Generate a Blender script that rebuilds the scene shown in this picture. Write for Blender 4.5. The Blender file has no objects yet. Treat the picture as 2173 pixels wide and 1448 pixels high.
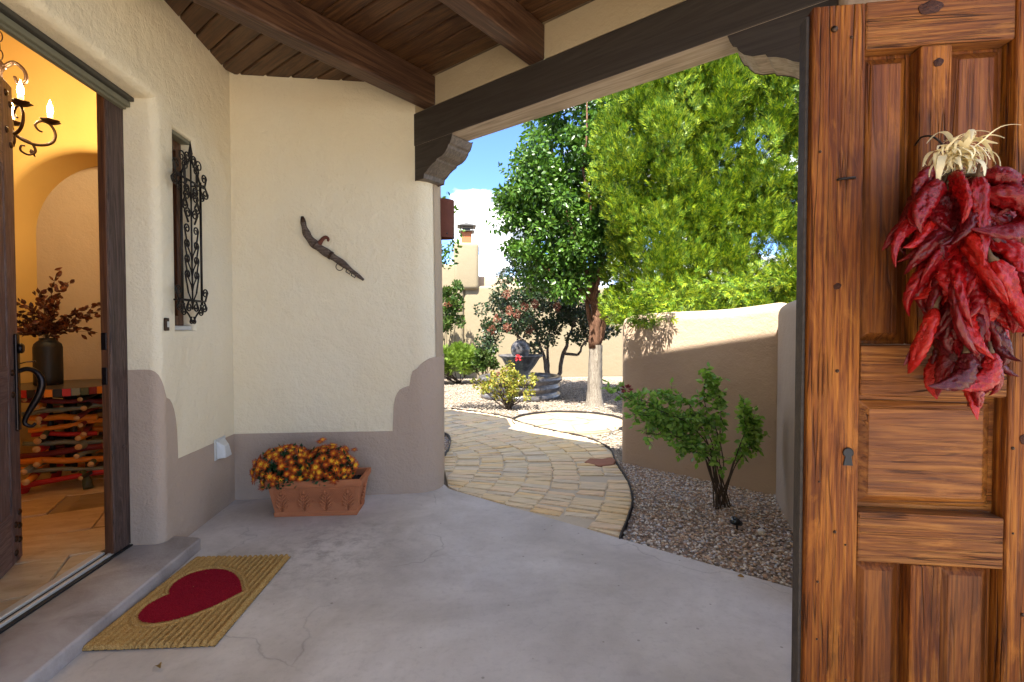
import bpy, bmesh, math, random
import numpy as np
from mathutils import Vector, Matrix
rad = math.radians
PI = math.pi
rng = np.random.default_rng(7)
random.seed(7)
sc = bpy.context.scene
COL = sc.collection

# ------------------------------------------------------------------ camera, sky, sun, exposure
cam_d = bpy.data.cameras.new('camera'); cam = bpy.data.objects.new('camera', cam_d); COL.objects.link(cam)
cam.location = (0, 0, 1.25); cam.rotation_euler = (rad(90) - math.atan(24 / 1034), 0, -rad(6.62))
cam_d.sensor_width = 36; cam_d.lens = 36 * 1034 / 2173; cam_d.clip_start = .02; cam_d.clip_end = 2000
sc.camera = cam
SUN = Vector((.227, .51, -1)).normalized()           # the way the light travels
world = bpy.data.worlds.new('World'); sc.world = world; world.use_nodes = True
sd = bpy.data.lights.new('sun', 'SUN'); sd.energy = 2.0; sd.angle = rad(.55); sd.color = (1, .94, .84)
sun = bpy.data.objects.new('sun', sd); COL.objects.link(sun); sun.location = (-4, -8, 18)
sun.rotation_euler = SUN.to_track_quat('-Z', 'Y').to_euler()
sc.view_settings.view_transform = 'Standard'; sc.view_settings.look = 'None'
sc.view_settings.exposure = 3.47; sc.view_settings.gamma = 1
sc.render.engine = 'CYCLES'; sc.cycles.max_bounces = 10; sc.cycles.diffuse_bounces = 6; sc.cycles.transparent_max_bounces = 8
sc.cycles.use_denoising = True
sc.cycles.sample_clamp_indirect = 6

# ------------------------------------------------------------------ node helpers
class NT:
    def __init__(s, tree): s.t = tree; s.t.nodes.clear()
    def __call__(s, typ, inp=None, **props):
        n = s.t.nodes.new(typ)
        for k, v in props.items(): setattr(n, k, v)
        for k, v in (inp or {}).items():
            sock = n.inputs[k]
            if isinstance(v, bpy.types.NodeSocket): s.t.links.new(v, sock)
            elif isinstance(v, bpy.types.Node): s.t.links.new(v.outputs[0], sock)
            else:
                if sock.type == 'RGBA' and len(v) == 3: v = (*v, 1)
                sock.default_value = v
        return n
    def ramp(s, fac, stops, interp='LINEAR'):
        n = s('ShaderNodeValToRGB', {'Fac': fac}); cr = n.color_ramp; cr.interpolation = interp
        while len(cr.elements) < len(stops): cr.elements.new(.5)
        for e, (p, c) in zip(cr.elements, stops):
            e.position = p; e.color = (*c, 1) if len(c) == 3 else c
        return n.outputs[0]
    def mix(s, fac, a, b, mode='MIX'):
        n = s('ShaderNodeMix', data_type='RGBA', blend_type=mode)
        for i, v in ((0, fac), (6, a), (7, b)):
            if isinstance(v, (bpy.types.NodeSocket,)): s.t.links.new(v, n.inputs[i])
            elif isinstance(v, bpy.types.Node): s.t.links.new(v.outputs[0], n.inputs[i])
            else: n.inputs[i].default_value = (*v, 1) if isinstance(v, tuple) and len(v) == 3 else v
        return n.outputs[2]
    def math(s, op, a, b=0., c=None, clamp=False):
        n = s('ShaderNodeMath', operation=op, use_clamp=clamp)
        for i, v in enumerate((a, b) if c is None else (a, b, c)):
            if isinstance(v, bpy.types.NodeSocket): s.t.links.new(v, n.inputs[i])
            elif isinstance(v, bpy.types.Node): s.t.links.new(v.outputs[0], n.inputs[i])
            else: n.inputs[i].default_value = v
        return n.outputs[0]
    def noise(s, vec, scale, detail=4, rough=.55, dist=0.):
        return s('ShaderNodeTexNoise', {'Vector': vec, 'Scale': scale, 'Detail': detail, 'Roughness': rough, 'Distortion': dist}).outputs[0]
    def mapping(s, vec, scale=(1, 1, 1), loc=(0, 0, 0), rot=(0, 0, 0)):
        return s('ShaderNodeMapping', {'Vector': vec, 'Scale': scale, 'Location': loc, 'Rotation': rot}).outputs[0]
    def bump(s, h, strength, dist):
        return s('ShaderNodeBump', {'Height': h, 'Strength': strength, 'Distance': dist}).outputs[0]

def new_mat(name):
    m = bpy.data.materials.new(name); m.use_nodes = True
    return m, NT(m.node_tree)

def finish(nt, color, rough=.8, normal=None, spec=.3, **kw):
    inp = {'Base Color': color, 'Roughness': rough, 'Specular IOR Level': spec}
    if normal is not None: inp['Normal'] = normal
    inp.update(kw)
    b = nt('ShaderNodeBsdfPrincipled', inp)
    nt('ShaderNodeOutputMaterial', {'Surface': b.outputs[0]})
    return b

def obco(nt): return nt('ShaderNodeTexCoord').outputs['Object']
def obrand(nt): return nt('ShaderNodeObjectInfo').outputs['Random']

# ---- sky with clouds
w = NT(world.node_tree)
sky = w('ShaderNodeTexSky', sky_type='NISHITA', sun_disc=False)
sky.sun_elevation = math.asin(-SUN.z); sky.sun_rotation = math.atan2(-SUN.x, -SUN.y)
sky.altitude = 3000; sky.air_density = .8; sky.dust_density = .1; sky.ozone_density = 2.0
gen = w('ShaderNodeTexCoord').outputs['Generated']
cn = w.noise(w.mapping(gen, (2.2, 2.2, 5.2), (.9, 3.9, 1.02)), 2.1, 9, .56, .2)
lo = w.noise(w.mapping(gen, (1, 1, 2.2), (1.6, 3.9, 1.03)), 1.5, 2, .5)
sh = w.noise(w.mapping(gen, (2.2, 2.2, 5.2), (4.1, 1.3, .4)), 5.5, 6, .6)
cs = w.math('ADD', cn, w.math('MULTIPLY', w.math('SUBTRACT', lo, .5), .5))
cmask = w.ramp(cs, [(.495, (0, 0, 0)), (.56, (1, 1, 1))])
ccol = w.mix(w.ramp(sh, [(.38, (0, 0, 0)), (.58, (1, 1, 1))]), (.15, .17, .20), (1., 1., 1.))
b1 = w('ShaderNodeBackground', {'Color': w.mix(1., sky.outputs[0], (.66, .80, 1.), 'MULTIPLY'), 'Strength': .056})
b2 = w('ShaderNodeBackground', {'Color': ccol, 'Strength': .42})
mx = w('ShaderNodeMixShader', {0: cmask, 1: b1.outputs[0], 2: b2.outputs[0]})
w('ShaderNodeOutputWorld', {'Surface': mx.outputs[0]})

# ------------------------------------------------------------------ materials
def stucco(name, col, var=.2, grain=70, depth=.006, blot=(.5, .45, .36), blotf=.25):
    m, t = new_mat(name); co = obco(t)
    big = t.noise(co, 1.1, 5, .6)
    mid = t.noise(co, 6, 4, .6)
    c = t.mix(t.math('MULTIPLY', t.ramp(big, [(.35, (0, 0, 0)), (.72, (1, 1, 1))]), blotf), col, tuple(a * b * 1.9 for a, b in zip(col, blot)))
    c = t.mix(t.math('MULTIPLY', mid, var), c, tuple(x * .72 for x in col))
    g1 = t.noise(co, grain, 3, .65, .4)
    g2 = t.noise(co, grain * .22, 3, .6, .3)
    g3 = t.noise(co, 2.2, 2, .5)
    h = t.math('ADD', t.math('ADD', t.math('MULTIPLY', g1, .5), t.math('MULTIPLY', g2, 1.1)), t.math('MULTIPLY', g3, 2.4))
    finish(t, c, .92, t.bump(h, .75, depth), .15)
    return m

def wood(name, c0, c1, c2, axis=2, grain=11, rough=.55, bump=.3, blot=None, blotf=.5, coat=0., streak=.55, spec=.35, dist=1.1, crack=0., ax_k=.07):
    m, t = new_mat(name); co = obco(t)
    off = t('ShaderNodeVectorMath', {0: t('ShaderNodeCombineXYZ', {0: obrand(t), 1: obrand(t), 2: obrand(t)}).outputs[0], 1: (31., 17., 23.)}, operation='MULTIPLY').outputs[0]
    v = t('ShaderNodeVectorMath', {0: co, 1: off}, operation='ADD').outputs[0]
    s1 = [grain] * 3; s1[axis] = grain * ax_k
    s2 = [grain * 9] * 3; s2[axis] = grain * .35
    n1 = t.noise(t.mapping(v, s1), 1.3, 5, .6, dist)
    n2 = t.noise(t.mapping(v, s2), 1.0, 3, .6, .3)
    n3 = t.noise(t.mapping(v, tuple(.35 if i == axis else 1. for i in range(3))), 7, 4, .65, .6)
    ring = t.math('FRACT', t.math('MULTIPLY', n1, 7.))
    ring = t.math('ABSOLUTE', t.math('SUBTRACT', ring, .5))
    g = t.math('ADD', t.math('MULTIPLY', ring, .7), t.math('MULTIPLY', n2, .55))
    c = t.ramp(g, [(.18, c0), (.45, c1), (.75, c2)])
    if blot: c = t.mix(t.math('MULTIPLY', t.ramp(n3, [(.42, (0, 0, 0)), (.68, (1, 1, 1))]), blotf), c, blot)
    st = t.ramp(n2, [(.30, (0, 0, 0)), (.42, (1, 1, 1))])
    c = t.mix(t.math('MULTIPLY', t.math('SUBTRACT', 1., st), streak), c, tuple(x * .45 for x in c0))
    h = t.math('ADD', t.math('MULTIPLY', n2, 1.), t.math('MULTIPLY', ring, .5))
    if crack:
        s3 = [26.] * 3; s3[axis] = .9
        cn = t.noise(t.mapping(v, s3, (3.3, 7.1, 1.7)), 1., 2, .5, .15)
        ck = t.ramp(t.math('ABSOLUTE', t.math('SUBTRACT', cn, .5)), [(0., (1, 1, 1)), (.02, (0, 0, 0))])
        ck = t.math('MULTIPLY', ck, t.ramp(t.noise(v, 3.5, 2), [(.46, (0, 0, 0)), (.52, (1, 1, 1))]))
        s4 = [170.] * 3; s4[axis] = 5.
        po = t.noise(t.mapping(v, s4), 1., 2, .5)
        c = t.mix(t.math('MULTIPLY', t.ramp(po, [(.56, (0, 0, 0)), (.66, (1, 1, 1))]), .28), c, tuple(x * .7 for x in c0))
        wn = t.noise(t.mapping(v, tuple(4. if i == axis else 13. for i in range(3)), (9., 2., 5.)), 1., 5, .7, .8)
        c = t.mix(t.math('MULTIPLY', t.ramp(wn, [(.54, (0, 0, 0)), (.68, (1, 1, 1))]), .4), c, tuple(min(1, x * 1.3) for x in c2))
        h = t.math('SUBTRACT', h, t.math('MULTIPLY', t.ramp(po, [(.56, (0, 0, 0)), (.64, (1, 1, 1))]), .8))
        c = t.mix(t.math('MULTIPLY', ck, crack), c, tuple(x * .12 for x in c0)); h = t.math('SUBTRACT', h, t.math('MULTIPLY', ck, 2.))
    finish(t, c, t.math('ADD', t.math('MULTIPLY', n3, .3), rough - .15), t.bump(h, bump, .004), spec, **({'Coat Weight': coat, 'Coat Roughness': .3} if coat else {}))
    return m

def plain(name, col, rough=.5, metal=0., bump=0., bscale=60, spec=.4, var=.25, **kw):
    m, t = new_mat(name); co = obco(t)
    n = t.noise(co, bscale * .3, 4, .6)
    c = t.mix(t.math('MULTIPLY', n, var), col, tuple(x * .5 for x in col))
    nb = t.bump(t.noise(co, bscale, 4, .6), bump, .004) if bump else None
    b = finish(t, c, rough, nb, spec, Metallic=metal, **kw)
    return m

def leafmat(name, cols, transl=.35, rough=.45, spec=.35, tcol=None):
    m, t = new_mat(name)
    ri = t('ShaderNodeNewGeometry').outputs['Random Per Island']
    n = len(cols); c = t.ramp(ri, [(i / max(1, n - 1), k) for i, k in enumerate(cols)])
    b = t('ShaderNodeBsdfPrincipled', {'Base Color': c, 'Roughness': rough, 'Specular IOR Level': spec})
    tc = t.mix(1., c, tcol or (1.0, 1.0, .55), 'MULTIPLY')
    tr = t('ShaderNodeBsdfTranslucent', {'Color': tc})
    x = t('ShaderNodeMixShader', {0: transl, 1: b.outputs[0], 2: tr.outputs[0]})
    t('ShaderNodeOutputMaterial', {'Surface': x.outputs[0]})
    return m

def pebbles(name, cols, rough=.75):
    m, t = new_mat(name)
    ri = t('ShaderNodeNewGeometry').outputs['Random Per Island']
    c = t.ramp(ri, [(i / len(cols), k) for i, k in enumerate(cols)], 'CONSTANT')
    n = t.noise(obco(t), 160, 3)
    c = t.mix(t.math('MULTIPLY', n, .3), c, (.2, .16, .13))
    finish(t, c, rough, None, .3)
    return m

M = {}
M['cream'] = stucco('cream_stucco', (.76, .67, .485), depth=.013, blotf=.4)
M['taupe'] = stucco('taupe_stucco', (.43, .33, .25), depth=.012, blotf=.2)
M['tan'] = stucco('tan_stucco', (.40, .31, .215), depth=.006)
M['garden_stucco'] = stucco('pale_tan_stucco', (.27, .225, .15), depth=.006)
M['brown_stucco'] = stucco('brown_stucco', (.46, .345, .245), depth=.008, blot=(.42, .4, .4), blotf=.5)
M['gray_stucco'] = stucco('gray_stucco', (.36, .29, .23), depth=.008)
M['ochre'] = stucco('ochre_plaster', (.66, .45, .155), depth=.002, grain=40)
M['frieze'] = stucco('frieze_stucco', (.46, .37, .24), depth=.006)

def concrete():
    m, t = new_mat('porch_concrete'); co = obco(t)
    big = t.noise(co, 1.1, 5, .6, .6); mid = t.noise(co, 5, 5, .65, .5); fine = t.noise(co, 90, 3, .6)
    c = t.mix(t.ramp(big, [(.36, (0, 0, 0)), (.62, (1, 1, 1))]), (.40, .35, .312), (.565, .515, .48))
    c = t.mix(t.math('MULTIPLY', t.ramp(mid, [(.45, (0, 0, 0)), (.85, (1, 1, 1))]), .45), c, (.33, .285, .26))
    c = t.mix(t.math('MULTIPLY', t.ramp(t.noise(co, 30, 6, .8), [(.5, (0, 0, 0)), (.72, (1, 1, 1))]), .42), c, (.30, .26, .24))
    # dark stains near the mat and planter
    d = t('ShaderNodeVectorMath', {0: co, 1: (-.72, 2.85, 0)}, operation='SUBTRACT').outputs[0]
    d = t('ShaderNodeVectorMath', {0: t.mapping(d, (1.3, 1.2, 1))}, operation='LENGTH').outputs['Value']
    sp = t.math('MULTIPLY', t.ramp(d, [(.1, (1, 1, 1)), (.8, (0, 0, 0))]), t.ramp(t.noise(co, 9, 8, .78, .3), [(.46, (0, 0, 0)), (.62, (1, 1, 1))]))
    c = t.mix(t.math('MULTIPLY', sp, .6), c, (.17, .14, .125))
    # broom lines and cracks
    br = t.noise(t.mapping(co, (6, 260, 1), (0, 0, 0), (0, 0, .5)), 1, 2)
    wob = t('ShaderNodeVectorMath', {0: co, 1: t('ShaderNodeVectorMath', {0: t('ShaderNodeTexNoise', {'Vector': co, 'Scale': 3., 'Detail': 6.}).outputs[1], 1: (.35, .35, .35)}, operation='MULTIPLY').outputs[0]}, operation='ADD').outputs[0]
    vo = t('ShaderNodeTexVoronoi', {'Vector': wob, 'Scale': .62}, feature='DISTANCE_TO_EDGE').outputs['Distance']
    ck = t.ramp(vo, [(0., (1, 1, 1)), (.0045, (0, 0, 0))])
    ck = t.math('MULTIPLY', ck, t.ramp(t.noise(co, 1.3, 2), [(.47, (0, 0, 0)), (.56, (1, 1, 1))]))
    c = t.mix(t.math('MULTIPLY', ck, .3), c, (.08, .07, .065))
    spk = t('ShaderNodeTexVoronoi', {'Vector': co, 'Scale': 9.}).outputs['Distance']
    c = t.mix(t.math('MULTIPLY', t.ramp(spk, [(.0, (1, 1, 1)), (.045, (1, 1, 1)), (.06, (0, 0, 0))]), .5), c, (.08, .06, .05))
    h = t.math('ADD', t.math('MULTIPLY', fine, .4), t.math('ADD', t.math('MULTIPLY', br, .5), t.math('SUBTRACT', t.math('MULTIPLY', mid, .8), ck)))
    finish(t, c, t.ramp(mid, [(.3, (.42,) * 3), (.7, (.66,) * 3)]), t.bump(h, .35, .003), .4)
    return m
M['concrete'] = concrete()
def step_concrete():
    m, t = new_mat('step_concrete'); co = obco(t)
    mid = t.noise(co, 4, 6, .65, .5); fine = t.noise(co, 70, 3)
    c = t.ramp(mid, [(.3, (.24, .205, .19)), (.55, (.37, .325, .31)), (.75, (.44, .40, .385))])
    finish(t, c, .6, t.bump(t.math('ADD', fine, mid), .4, .004), .35)
    return m
M['step'] = step_concrete()

M['gate'] = wood('gate_wood', (.085, .020, .0035), (.195, .055, .007), (.34, .125, .017), 2, 17, .6, .7, (.045, .010, .004), .75, dist=.4, crack=.75, ax_k=.035, spec=.18, streak=.35)
M['gate_h'] = wood('gate_wood_across', (.095, .026, .0055), (.20, .066, .011), (.33, .138, .03), 0, 15, .6, .7, (.085, .032, .016), .6, dist=.5, crack=.75, ax_k=.04, spec=.2, streak=.35)
M['gate_p'] = wood('gate_panel_wood', (.085, .022, .0035), (.175, .05, .007), (.27, .095, .014), 2, 11, .5, .4, (.055, .014, .005), .55, coat=.06, dist=.5, crack=.5, ax_k=.04, spec=.2)
M['gate_ph'] = wood('gate_panel_wood_across', (.10, .027, .005), (.195, .062, .010), (.31, .122, .023), 0, 11, .5, .45, (.08, .026, .010), .5, coat=.06, dist=.6, crack=.7, ax_k=.04, spec=.2)
M['knot'] = wood('knot_wood', (.02, .006, .003), (.045, .014, .006), (.08, .028, .011), 2, 30, .6, .5, spec=.2)
M['door'] = wood('entry_door_wood', (.055, .032, .027), (.115, .073, .062), (.21, .145, .125), 2, 14, .6, .9, (.07, .045, .04), .4)
M['door_h'] = wood('entry_door_wood_across', (.055, .032, .027), (.115, .073, .062), (.21, .145, .125), 0, 14, .6, .9, (.07, .045, .04), .4)
M['jamb'] = wood('jamb_wood', (.028, .015, .011), (.065, .037, .028), (.125, .078, .062), 2, 14, .55, .8)
M['jamb_y'] = wood('header_wood', (.028, .015, .011), (.065, .037, .028), (.125, .078, .062), 1, 14, .55, .8)
M['jamb_in'] = wood('jamb_inner_wood', (.05, .018, .008), (.09, .034, .014), (.13, .05, .02), 2, 8, .4, .15)
M['plank'] = wood('ceiling_plank_wood', (.037, .015, .006), (.078, .034, .013), (.132, .062, .023), 0, 7, .45, .25, (.045, .018, .009), .5)
M['rafter'] = wood('rafter_wood', (.034, .015, .009), (.072, .034, .018), (.132, .07, .038), 0, 7, .45, .4, (.052, .025, .015), .5)
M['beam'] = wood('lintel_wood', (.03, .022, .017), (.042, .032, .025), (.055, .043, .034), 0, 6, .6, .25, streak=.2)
M['beam_bounce_lit'] = wood('lintel_bounce_lit_wood', (.22, .17, .12), (.34, .27, .20), (.44, .36, .28), 0, 6, .6, .35, streak=.3)  # paler copy of the lintel wood, ground-bounced light painted into the colour
M['corbel'] = wood('corbel_shaded_wood', (.07, .055, .043), (.11, .088, .07), (.16, .13, .105), 0, 6, .5, .3, streak=.3)  # darker copy for the left corbel, shade painted into the colour
M['iron'] = plain('wrought_iron', (.022, .017, .014), .45, .6, .35, 120)
M['iron_brown'] = plain('brown_iron', (.05, .026, .014), .38, .65, .3, 90)
M['bronze'] = plain('dark_bronze', (.028, .022, .022), .32, .8, .1, 60)
M['alum'] = plain('threshold_metal', (.6, .58, .54), .4, .4, .1, 90)
M['black'] = plain('black_rubber', (.012, .012, .013), .6)
M['greytrim'] = plain('olive_clad_trim', (.17, .16, .105), .5)
M['darktrim'] = plain('dark_clad_trim', (.05, .045, .035), .5)
M['glass'], t = new_mat('window_glass'); finish(t, (.05, .06, .06), .05, None, .6, **{'Transmission Weight': .6, 'IOR': 1.45})
M['white_plastic'] = plain('grey_white_plastic', (.55, .54, .5), .4, var=.1)
M['terracotta'] = plain('terracotta', (.46, .165, .07), .82, 0, .5, 45, .2, .55)
M['soil'] = plain('potting_soil', (.03, .02, .014), .95, 0, .9, 90)
M['vase'] = plain('charcoal_ceramic', (.011, .011, .012), .5, 0, .05, 30, .4, .1)
M['rust'] = plain('rusted_steel', (.15, .048, .028), .7, .3, .5, 40, .3, .8)
M['clay'] = plain('clay_flue', (.42, .14, .055), .8, 0, .3, 30)
M['granite'] = None
def granite():
    m, t = new_mat('dark_granite'); co = obco(t)
    v = t.noise(co, 60, 3, .7); b = t.noise(co, 7, 5, .7, .6)
    c = t.ramp(b, [(.35, (.035, .034, .038)), (.52, (.085, .08, .082)), (.68, (.24, .225, .22))])
    c = t.mix(t.math('MULTIPLY', v, .5), c, (.05, .045, .045))
    finish(t, c, .28, t.bump(v, .2, .004), .5)
    return m
M['granite'] = granite()
M['water'], t = new_mat('fountain_water'); finish(t, (.05, .1, .08), .04, t.bump(t.noise(obco(t), 14, 3), .4, .02), .5, **{'Transmission Weight': .7, 'IOR': 1.33})
M['bark'] = wood('tree_bark', (.05, .035, .025), (.12, .09, .07), (.23, .19, .155), 2, 14, .85, 1., None, .5, spec=.1)
M['bark_sunlit'] = wood('sunlit_tree_bark', (.09, .075, .06), (.21, .18, .145), (.32, .285, .235), 2, 18, .9, 1., None, .5, spec=.1)  # paler bark copy, sunlight on the lower trunk put into its colour
M['bark_red'] = wood('red_brown_bark', (.055, .027, .017), (.125, .065, .04), (.21, .12, .08), 2, 12, .85, 1., None, .5, spec=.1)
M['stem'] = plain('rose_stem', (.055, .035, .02), .7, 0, .4, 80)
M['stem_green'] = plain('green_stem', (.05, .075, .02), .6)
M['arb'] = leafmat('arborvitae_leaf', [(.030, .085, .008), (.085, .165, .010), (.175, .255, .012), (.29, .345, .015), (.125, .215, .011), (.055, .13, .009)], .2, .5, .25)
M['pear'] = leafmat('glossy_green_leaf', [(.03, .08, .013), (.06, .14, .018), (.09, .19, .022), (.045, .11, .015), (.13, .22, .035)], .3, .36, .35)
M['myrtle'] = leafmat('dark_green_leaf', [(.016, .036, .018), (.03, .062, .026), (.045, .08, .03), (.055, .05, .03), (.025, .052, .022)], .2, .35, .45)
M['bloom'] = leafmat('faded_pink_bloom', [(.20, .07, .05), (.28, .12, .085), (.17, .08, .055)], .3, .8, .1)
M['juniper'] = leafmat('lime_needle', [(.08, .15, .02), (.16, .26, .035), (.24, .34, .05), (.12, .2, .03)], .35, .6, .2)
M['shrub'] = leafmat('shrub_leaf', [(.03, .07, .015), (.06, .12, .025), (.10, .14, .03), (.045, .09, .02)], .3, .45, .3)
M['rose_leaf'] = leafmat('rose_leaf', [(.09, .22, .03), (.15, .33, .045), (.24, .44, .065), (.33, .52, .11), (.12, .26, .035)], .38, .38, .45)
M['rose_yellow'] = leafmat('yellowing_rose_leaf', [(.16, .2, .03), (.28, .28, .04), (.38, .33, .06), (.11, .16, .025), (.28, .17, .045)], .35, .5, .3)
M['rose_red'] = leafmat('red_petal', [(.55, .02, .03), (.7, .05, .06), (.4, .02, .025)], .2, .5, .3, (1, .6, .6))
M['rose_dry'] = leafmat('dried_rose_petal', [(.20, .04, .05), (.30, .08, .08), (.15, .03, .035)], .2, .7, .2, (1, .6, .6))
M['mum_leaf'] = leafmat('mum_leaf', [(.012, .035, .012), (.025, .065, .018), (.04, .09, .025)], .2, .5, .3)
M['dried'] = leafmat('dried_brown_leaf', [(.07, .022, .010), (.15, .048, .018), (.23, .085, .03), (.10, .03, .015), (.05, .018, .012)], .15, .5, .35, (1, .7, .4))
M['litter'] = leafmat('fallen_leaf', [(.28, .16, .06), (.35, .24, .1)], .2, .8, .1)
M['husk'] = leafmat('corn_husk', [(.74, .62, .34), (.84, .76, .52), (.80, .70, .42)], .3, .6, .25, (1, .95, .75))
M['gravel_near'] = pebbles('bed_gravel', [(.62, .5, .37), (.42, .28, .19), (.74, .66, .55), (.52, .52, .53), (.35, .23, .16), (.66, .5, .35), (.8, .75, .68), (.45, .39, .35), (.58, .39, .26), (.28, .25, .24)])
M['gravel_far'] = pebbles('pale_gravel', [(.32, .275, .215), (.25, .2, .15), (.37, .325, .27), (.29, .245, .2), (.2, .16, .125)])
def ground_mat(name, a, b, scale=70):
    m, t = new_mat(name); co = obco(t)
    v = t('ShaderNodeTexVoronoi', {'Vector': co, 'Scale': scale}); big = t.noise(co, 1.2, 4)
    c = t.mix(t('ShaderNodeSeparateColor', {0: v.outputs['Color']}).outputs[0], a, b)
    c = t.mix(t.math('MULTIPLY', big, .35), c, tuple(x * .6 for x in a))
    finish(t, c, .9, t.bump(v.outputs['Distance'], -.7, .02), .15)
    return m
M['ground'] = ground_mat('gravel_ground', (.27, .225, .175), (.2, .155, .12))
M['bedsoil'] = ground_mat('bed_ground', (.26, .19, .14), (.4, .31, .22), 90)
M['paving'] = ground_mat('bounce_paving', (.62, .54, .43), (.52, .44, .34), 6)  # kept pale so that it bounces sunlight into the porch
M['mortar'] = plain('path_mortar', (.58, .48, .35), .9, 0, .7, 60, .15, .4)
def sandstone():
    m, t = new_mat('sandstone'); co = obco(t)
    r = obrand(t)
    base = t.ramp(r, [(0, (.78, .56, .28)), (.2, (.70, .56, .36)), (.4, (.80, .53, .22)), (.6, (.66, .55, .39)), (.8, (.78, .54, .31)), (1, (.74, .59, .34))])
    off = t('ShaderNodeCombineXYZ', {0: t.math('MULTIPLY', r, 37.), 1: t.math('MULTIPLY', r, 11.)}).outputs[0]
    v = t('ShaderNodeVectorMath', {0: co, 1: off}, operation='ADD').outputs[0]
    s = t.noise(t.mapping(v, (5, 45, 5), (0, 0, 0), (0, 0, .08)), 1, 5, .65, .8)
    b = t.noise(v, 8, 4, .6)
    c = t.mix(t.math('MULTIPLY', t.ramp(s, [(.45, (0, 0, 0)), (.7, (1, 1, 1))]), .55), base, (.25, .185, .125))
    c = t.mix(t.math('MULTIPLY', b, .35), c, (.68, .58, .43))
    h = t.math('ADD', s, t.math('MULTIPLY', t.noise(v, 70, 3), .3))
    finish(t, c, .85, t.bump(h, .6, .006), .2)
    return m
M['sandstone'] = sandstone()
M['padstone'] = plain('pale_flagstone', (.33, .27, .19), .85, 0, .5, 14, .2, .5)
M['redstone'] = plain('red_flagstone', (.36, .16, .10), .85, 0, .6, 30, .2, .5)
M['travertine'] = None
def travertine(name, k=1.):
    m, t = new_mat(name); co = obco(t)
    n = t.noise(t.mapping(co, (1.5, 5, 1)), 2.2, 6, .65, .8); f = t.noise(co, 30, 4, .7)
    c = t.ramp(n, [(.3, (.36 * k, .25 * k, .14 * k)), (.5, (.5 * k, .38 * k, .24 * k)), (.7, (.6 * k, .49 * k, .34 * k))])
    c = t.mix(t.math('MULTIPLY', t.ramp(f, [(.6, (0, 0, 0)), (.7, (1, 1, 1))]), .5), c, (.25 * k, .17 * k, .1 * k))
    finish(t, c, .38, t.bump(f, .1, .003), .4)
    return m
M['travertine'] = travertine('travertine_tile'); M['travertine_d'] = travertine('brown_travertine_tile', .5)
M['grout'] = plain('tile_grout', (.3, .22, .14), .9)
def coir():
    m, t = new_mat('coir'); co = obco(t)
    f = t.noise(co, 260, 3, .7); b = t.noise(co, 14, 4, .6)
    c = t.ramp(f, [(.3, (.19, .10, .03)), (.5, (.43, .25, .08)), (.72, (.62, .42, .17))])
    c = t.mix(t.math('MULTIPLY', b, .35), c, (.2, .11, .035))
    finish(t, c, .95, t.bump(f, .6, .004), .05)
    return m
M['coir'] = coir()
def coir_red():
    m, t = new_mat('red_coir'); co = obco(t)
    f = t.noise(co, 260, 3, .7)
    c = t.ramp(f, [(.3, (.12, .003, .010)), (.55, (.27, .009, .022)), (.8, (.40, .03, .045))])
    finish(t, c, .95, t.bump(f, 1., .005), .05)
    return m
M['coir_red'] = coir_red()
def chile():
    m, t = new_mat('dried_chile_skin'); co = obco(t); r = obrand(t)
    base = t.ramp(r, [(0, (.07, .0008, .002)), (.3, (.14, .0012, .0025)), (.6, (.22, .0018, .0025)), (.85, (.31, .0035, .003)), (1, (.36, .010, .005))])
    n = t.noise(t.mapping(co, (70, 70, 26)), 1, 4, .6, 1.6); n2 = t.noise(co, 200, 3, .6)
    c = t.mix(t.math('MULTIPLY', t.ramp(n, [(.5, (0, 0, 0)), (.8, (1, 1, 1))]), .55), base, (.03, .0006, .002))
    wr = t.math('ABSOLUTE', t.math('SUBTRACT', n, .5))
    h = t.math('ADD', t.math('MULTIPLY', wr, 1.8), t.math('MULTIPLY', n2, .08))
    finish(t, c, .45, t.bump(h, .7, .008), .1, **{'Coat Weight': .5, 'Coat Roughness': .06, 'Coat IOR': 1.45, 'Coat Normal': t.bump(t.math('MULTIPLY', wr, 1.6), .22, .006)})
    return m
M['chile'] = chile()
M['chile_cap'] = plain('chile_stem', (.10, .055, .025), .8, 0, .5, 120)
def mum_petal():
    m, t = new_mat('mum_petal'); co = obco(t)
    sp = t('ShaderNodeSeparateXYZ', {0: co}); x, y = sp.outputs[0], sp.outputs[1]
    d = t.math('SQRT', t.math('ADD', t.math('MULTIPLY', x, x), t.math('MULTIPLY', y, y)))
    d = t.math('MULTIPLY', d, 1 / .027)
    d = t.math('ADD', d, t.math('MULTIPLY', t.math('SUBTRACT', t.noise(co, 220, 2), .5), .5))
    d = t.math('ADD', d, t.math('MULTIPLY', t.math('SUBTRACT', obrand(t), .5), .5))
    c = t.ramp(d, [(.12, (.82, .50, .03)), (.3, (.72, .26, .014)), (.55, (.52, .11, .010)), (1., (.27, .035, .008))])
    finish(t, c, .6, None, .2)
    return m
M['mum'] = mum_petal()
M['mum_eye'] = plain('mum_centre', (.6, .4, .02), .8)
M['flame'], t = new_mat('lit_bulb'); e = t('ShaderNodeEmission', {'Color': (1, .62, .2, 1), 'Strength': 16.}); t('ShaderNodeOutputMaterial', {'Surface': e.outputs[0]})
M['candle'] = plain('candle_sleeve', (.75, .6, .38), .6, var=.1, **{'Emission Color': (1, .6, .2, 1), 'Emission Strength': .25})
M['table_top'] = plain('dark_table_top', (.06, .045, .035), .35)
for k, c in dict(red=(.45, .02, .015), orange=(.72, .24, .02), black=(.02, .017, .015), green=(.075, .09, .045), sage=(.19, .21, .15), maroon=(.17, .02, .022)).items():
    M['paint_' + k] = plain('painted_' + k, c, .55, 0, .4, 50, .35, .5)
M['cut'] = plain('cut_wood_end', (.6, .38, .16), .7)
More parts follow.
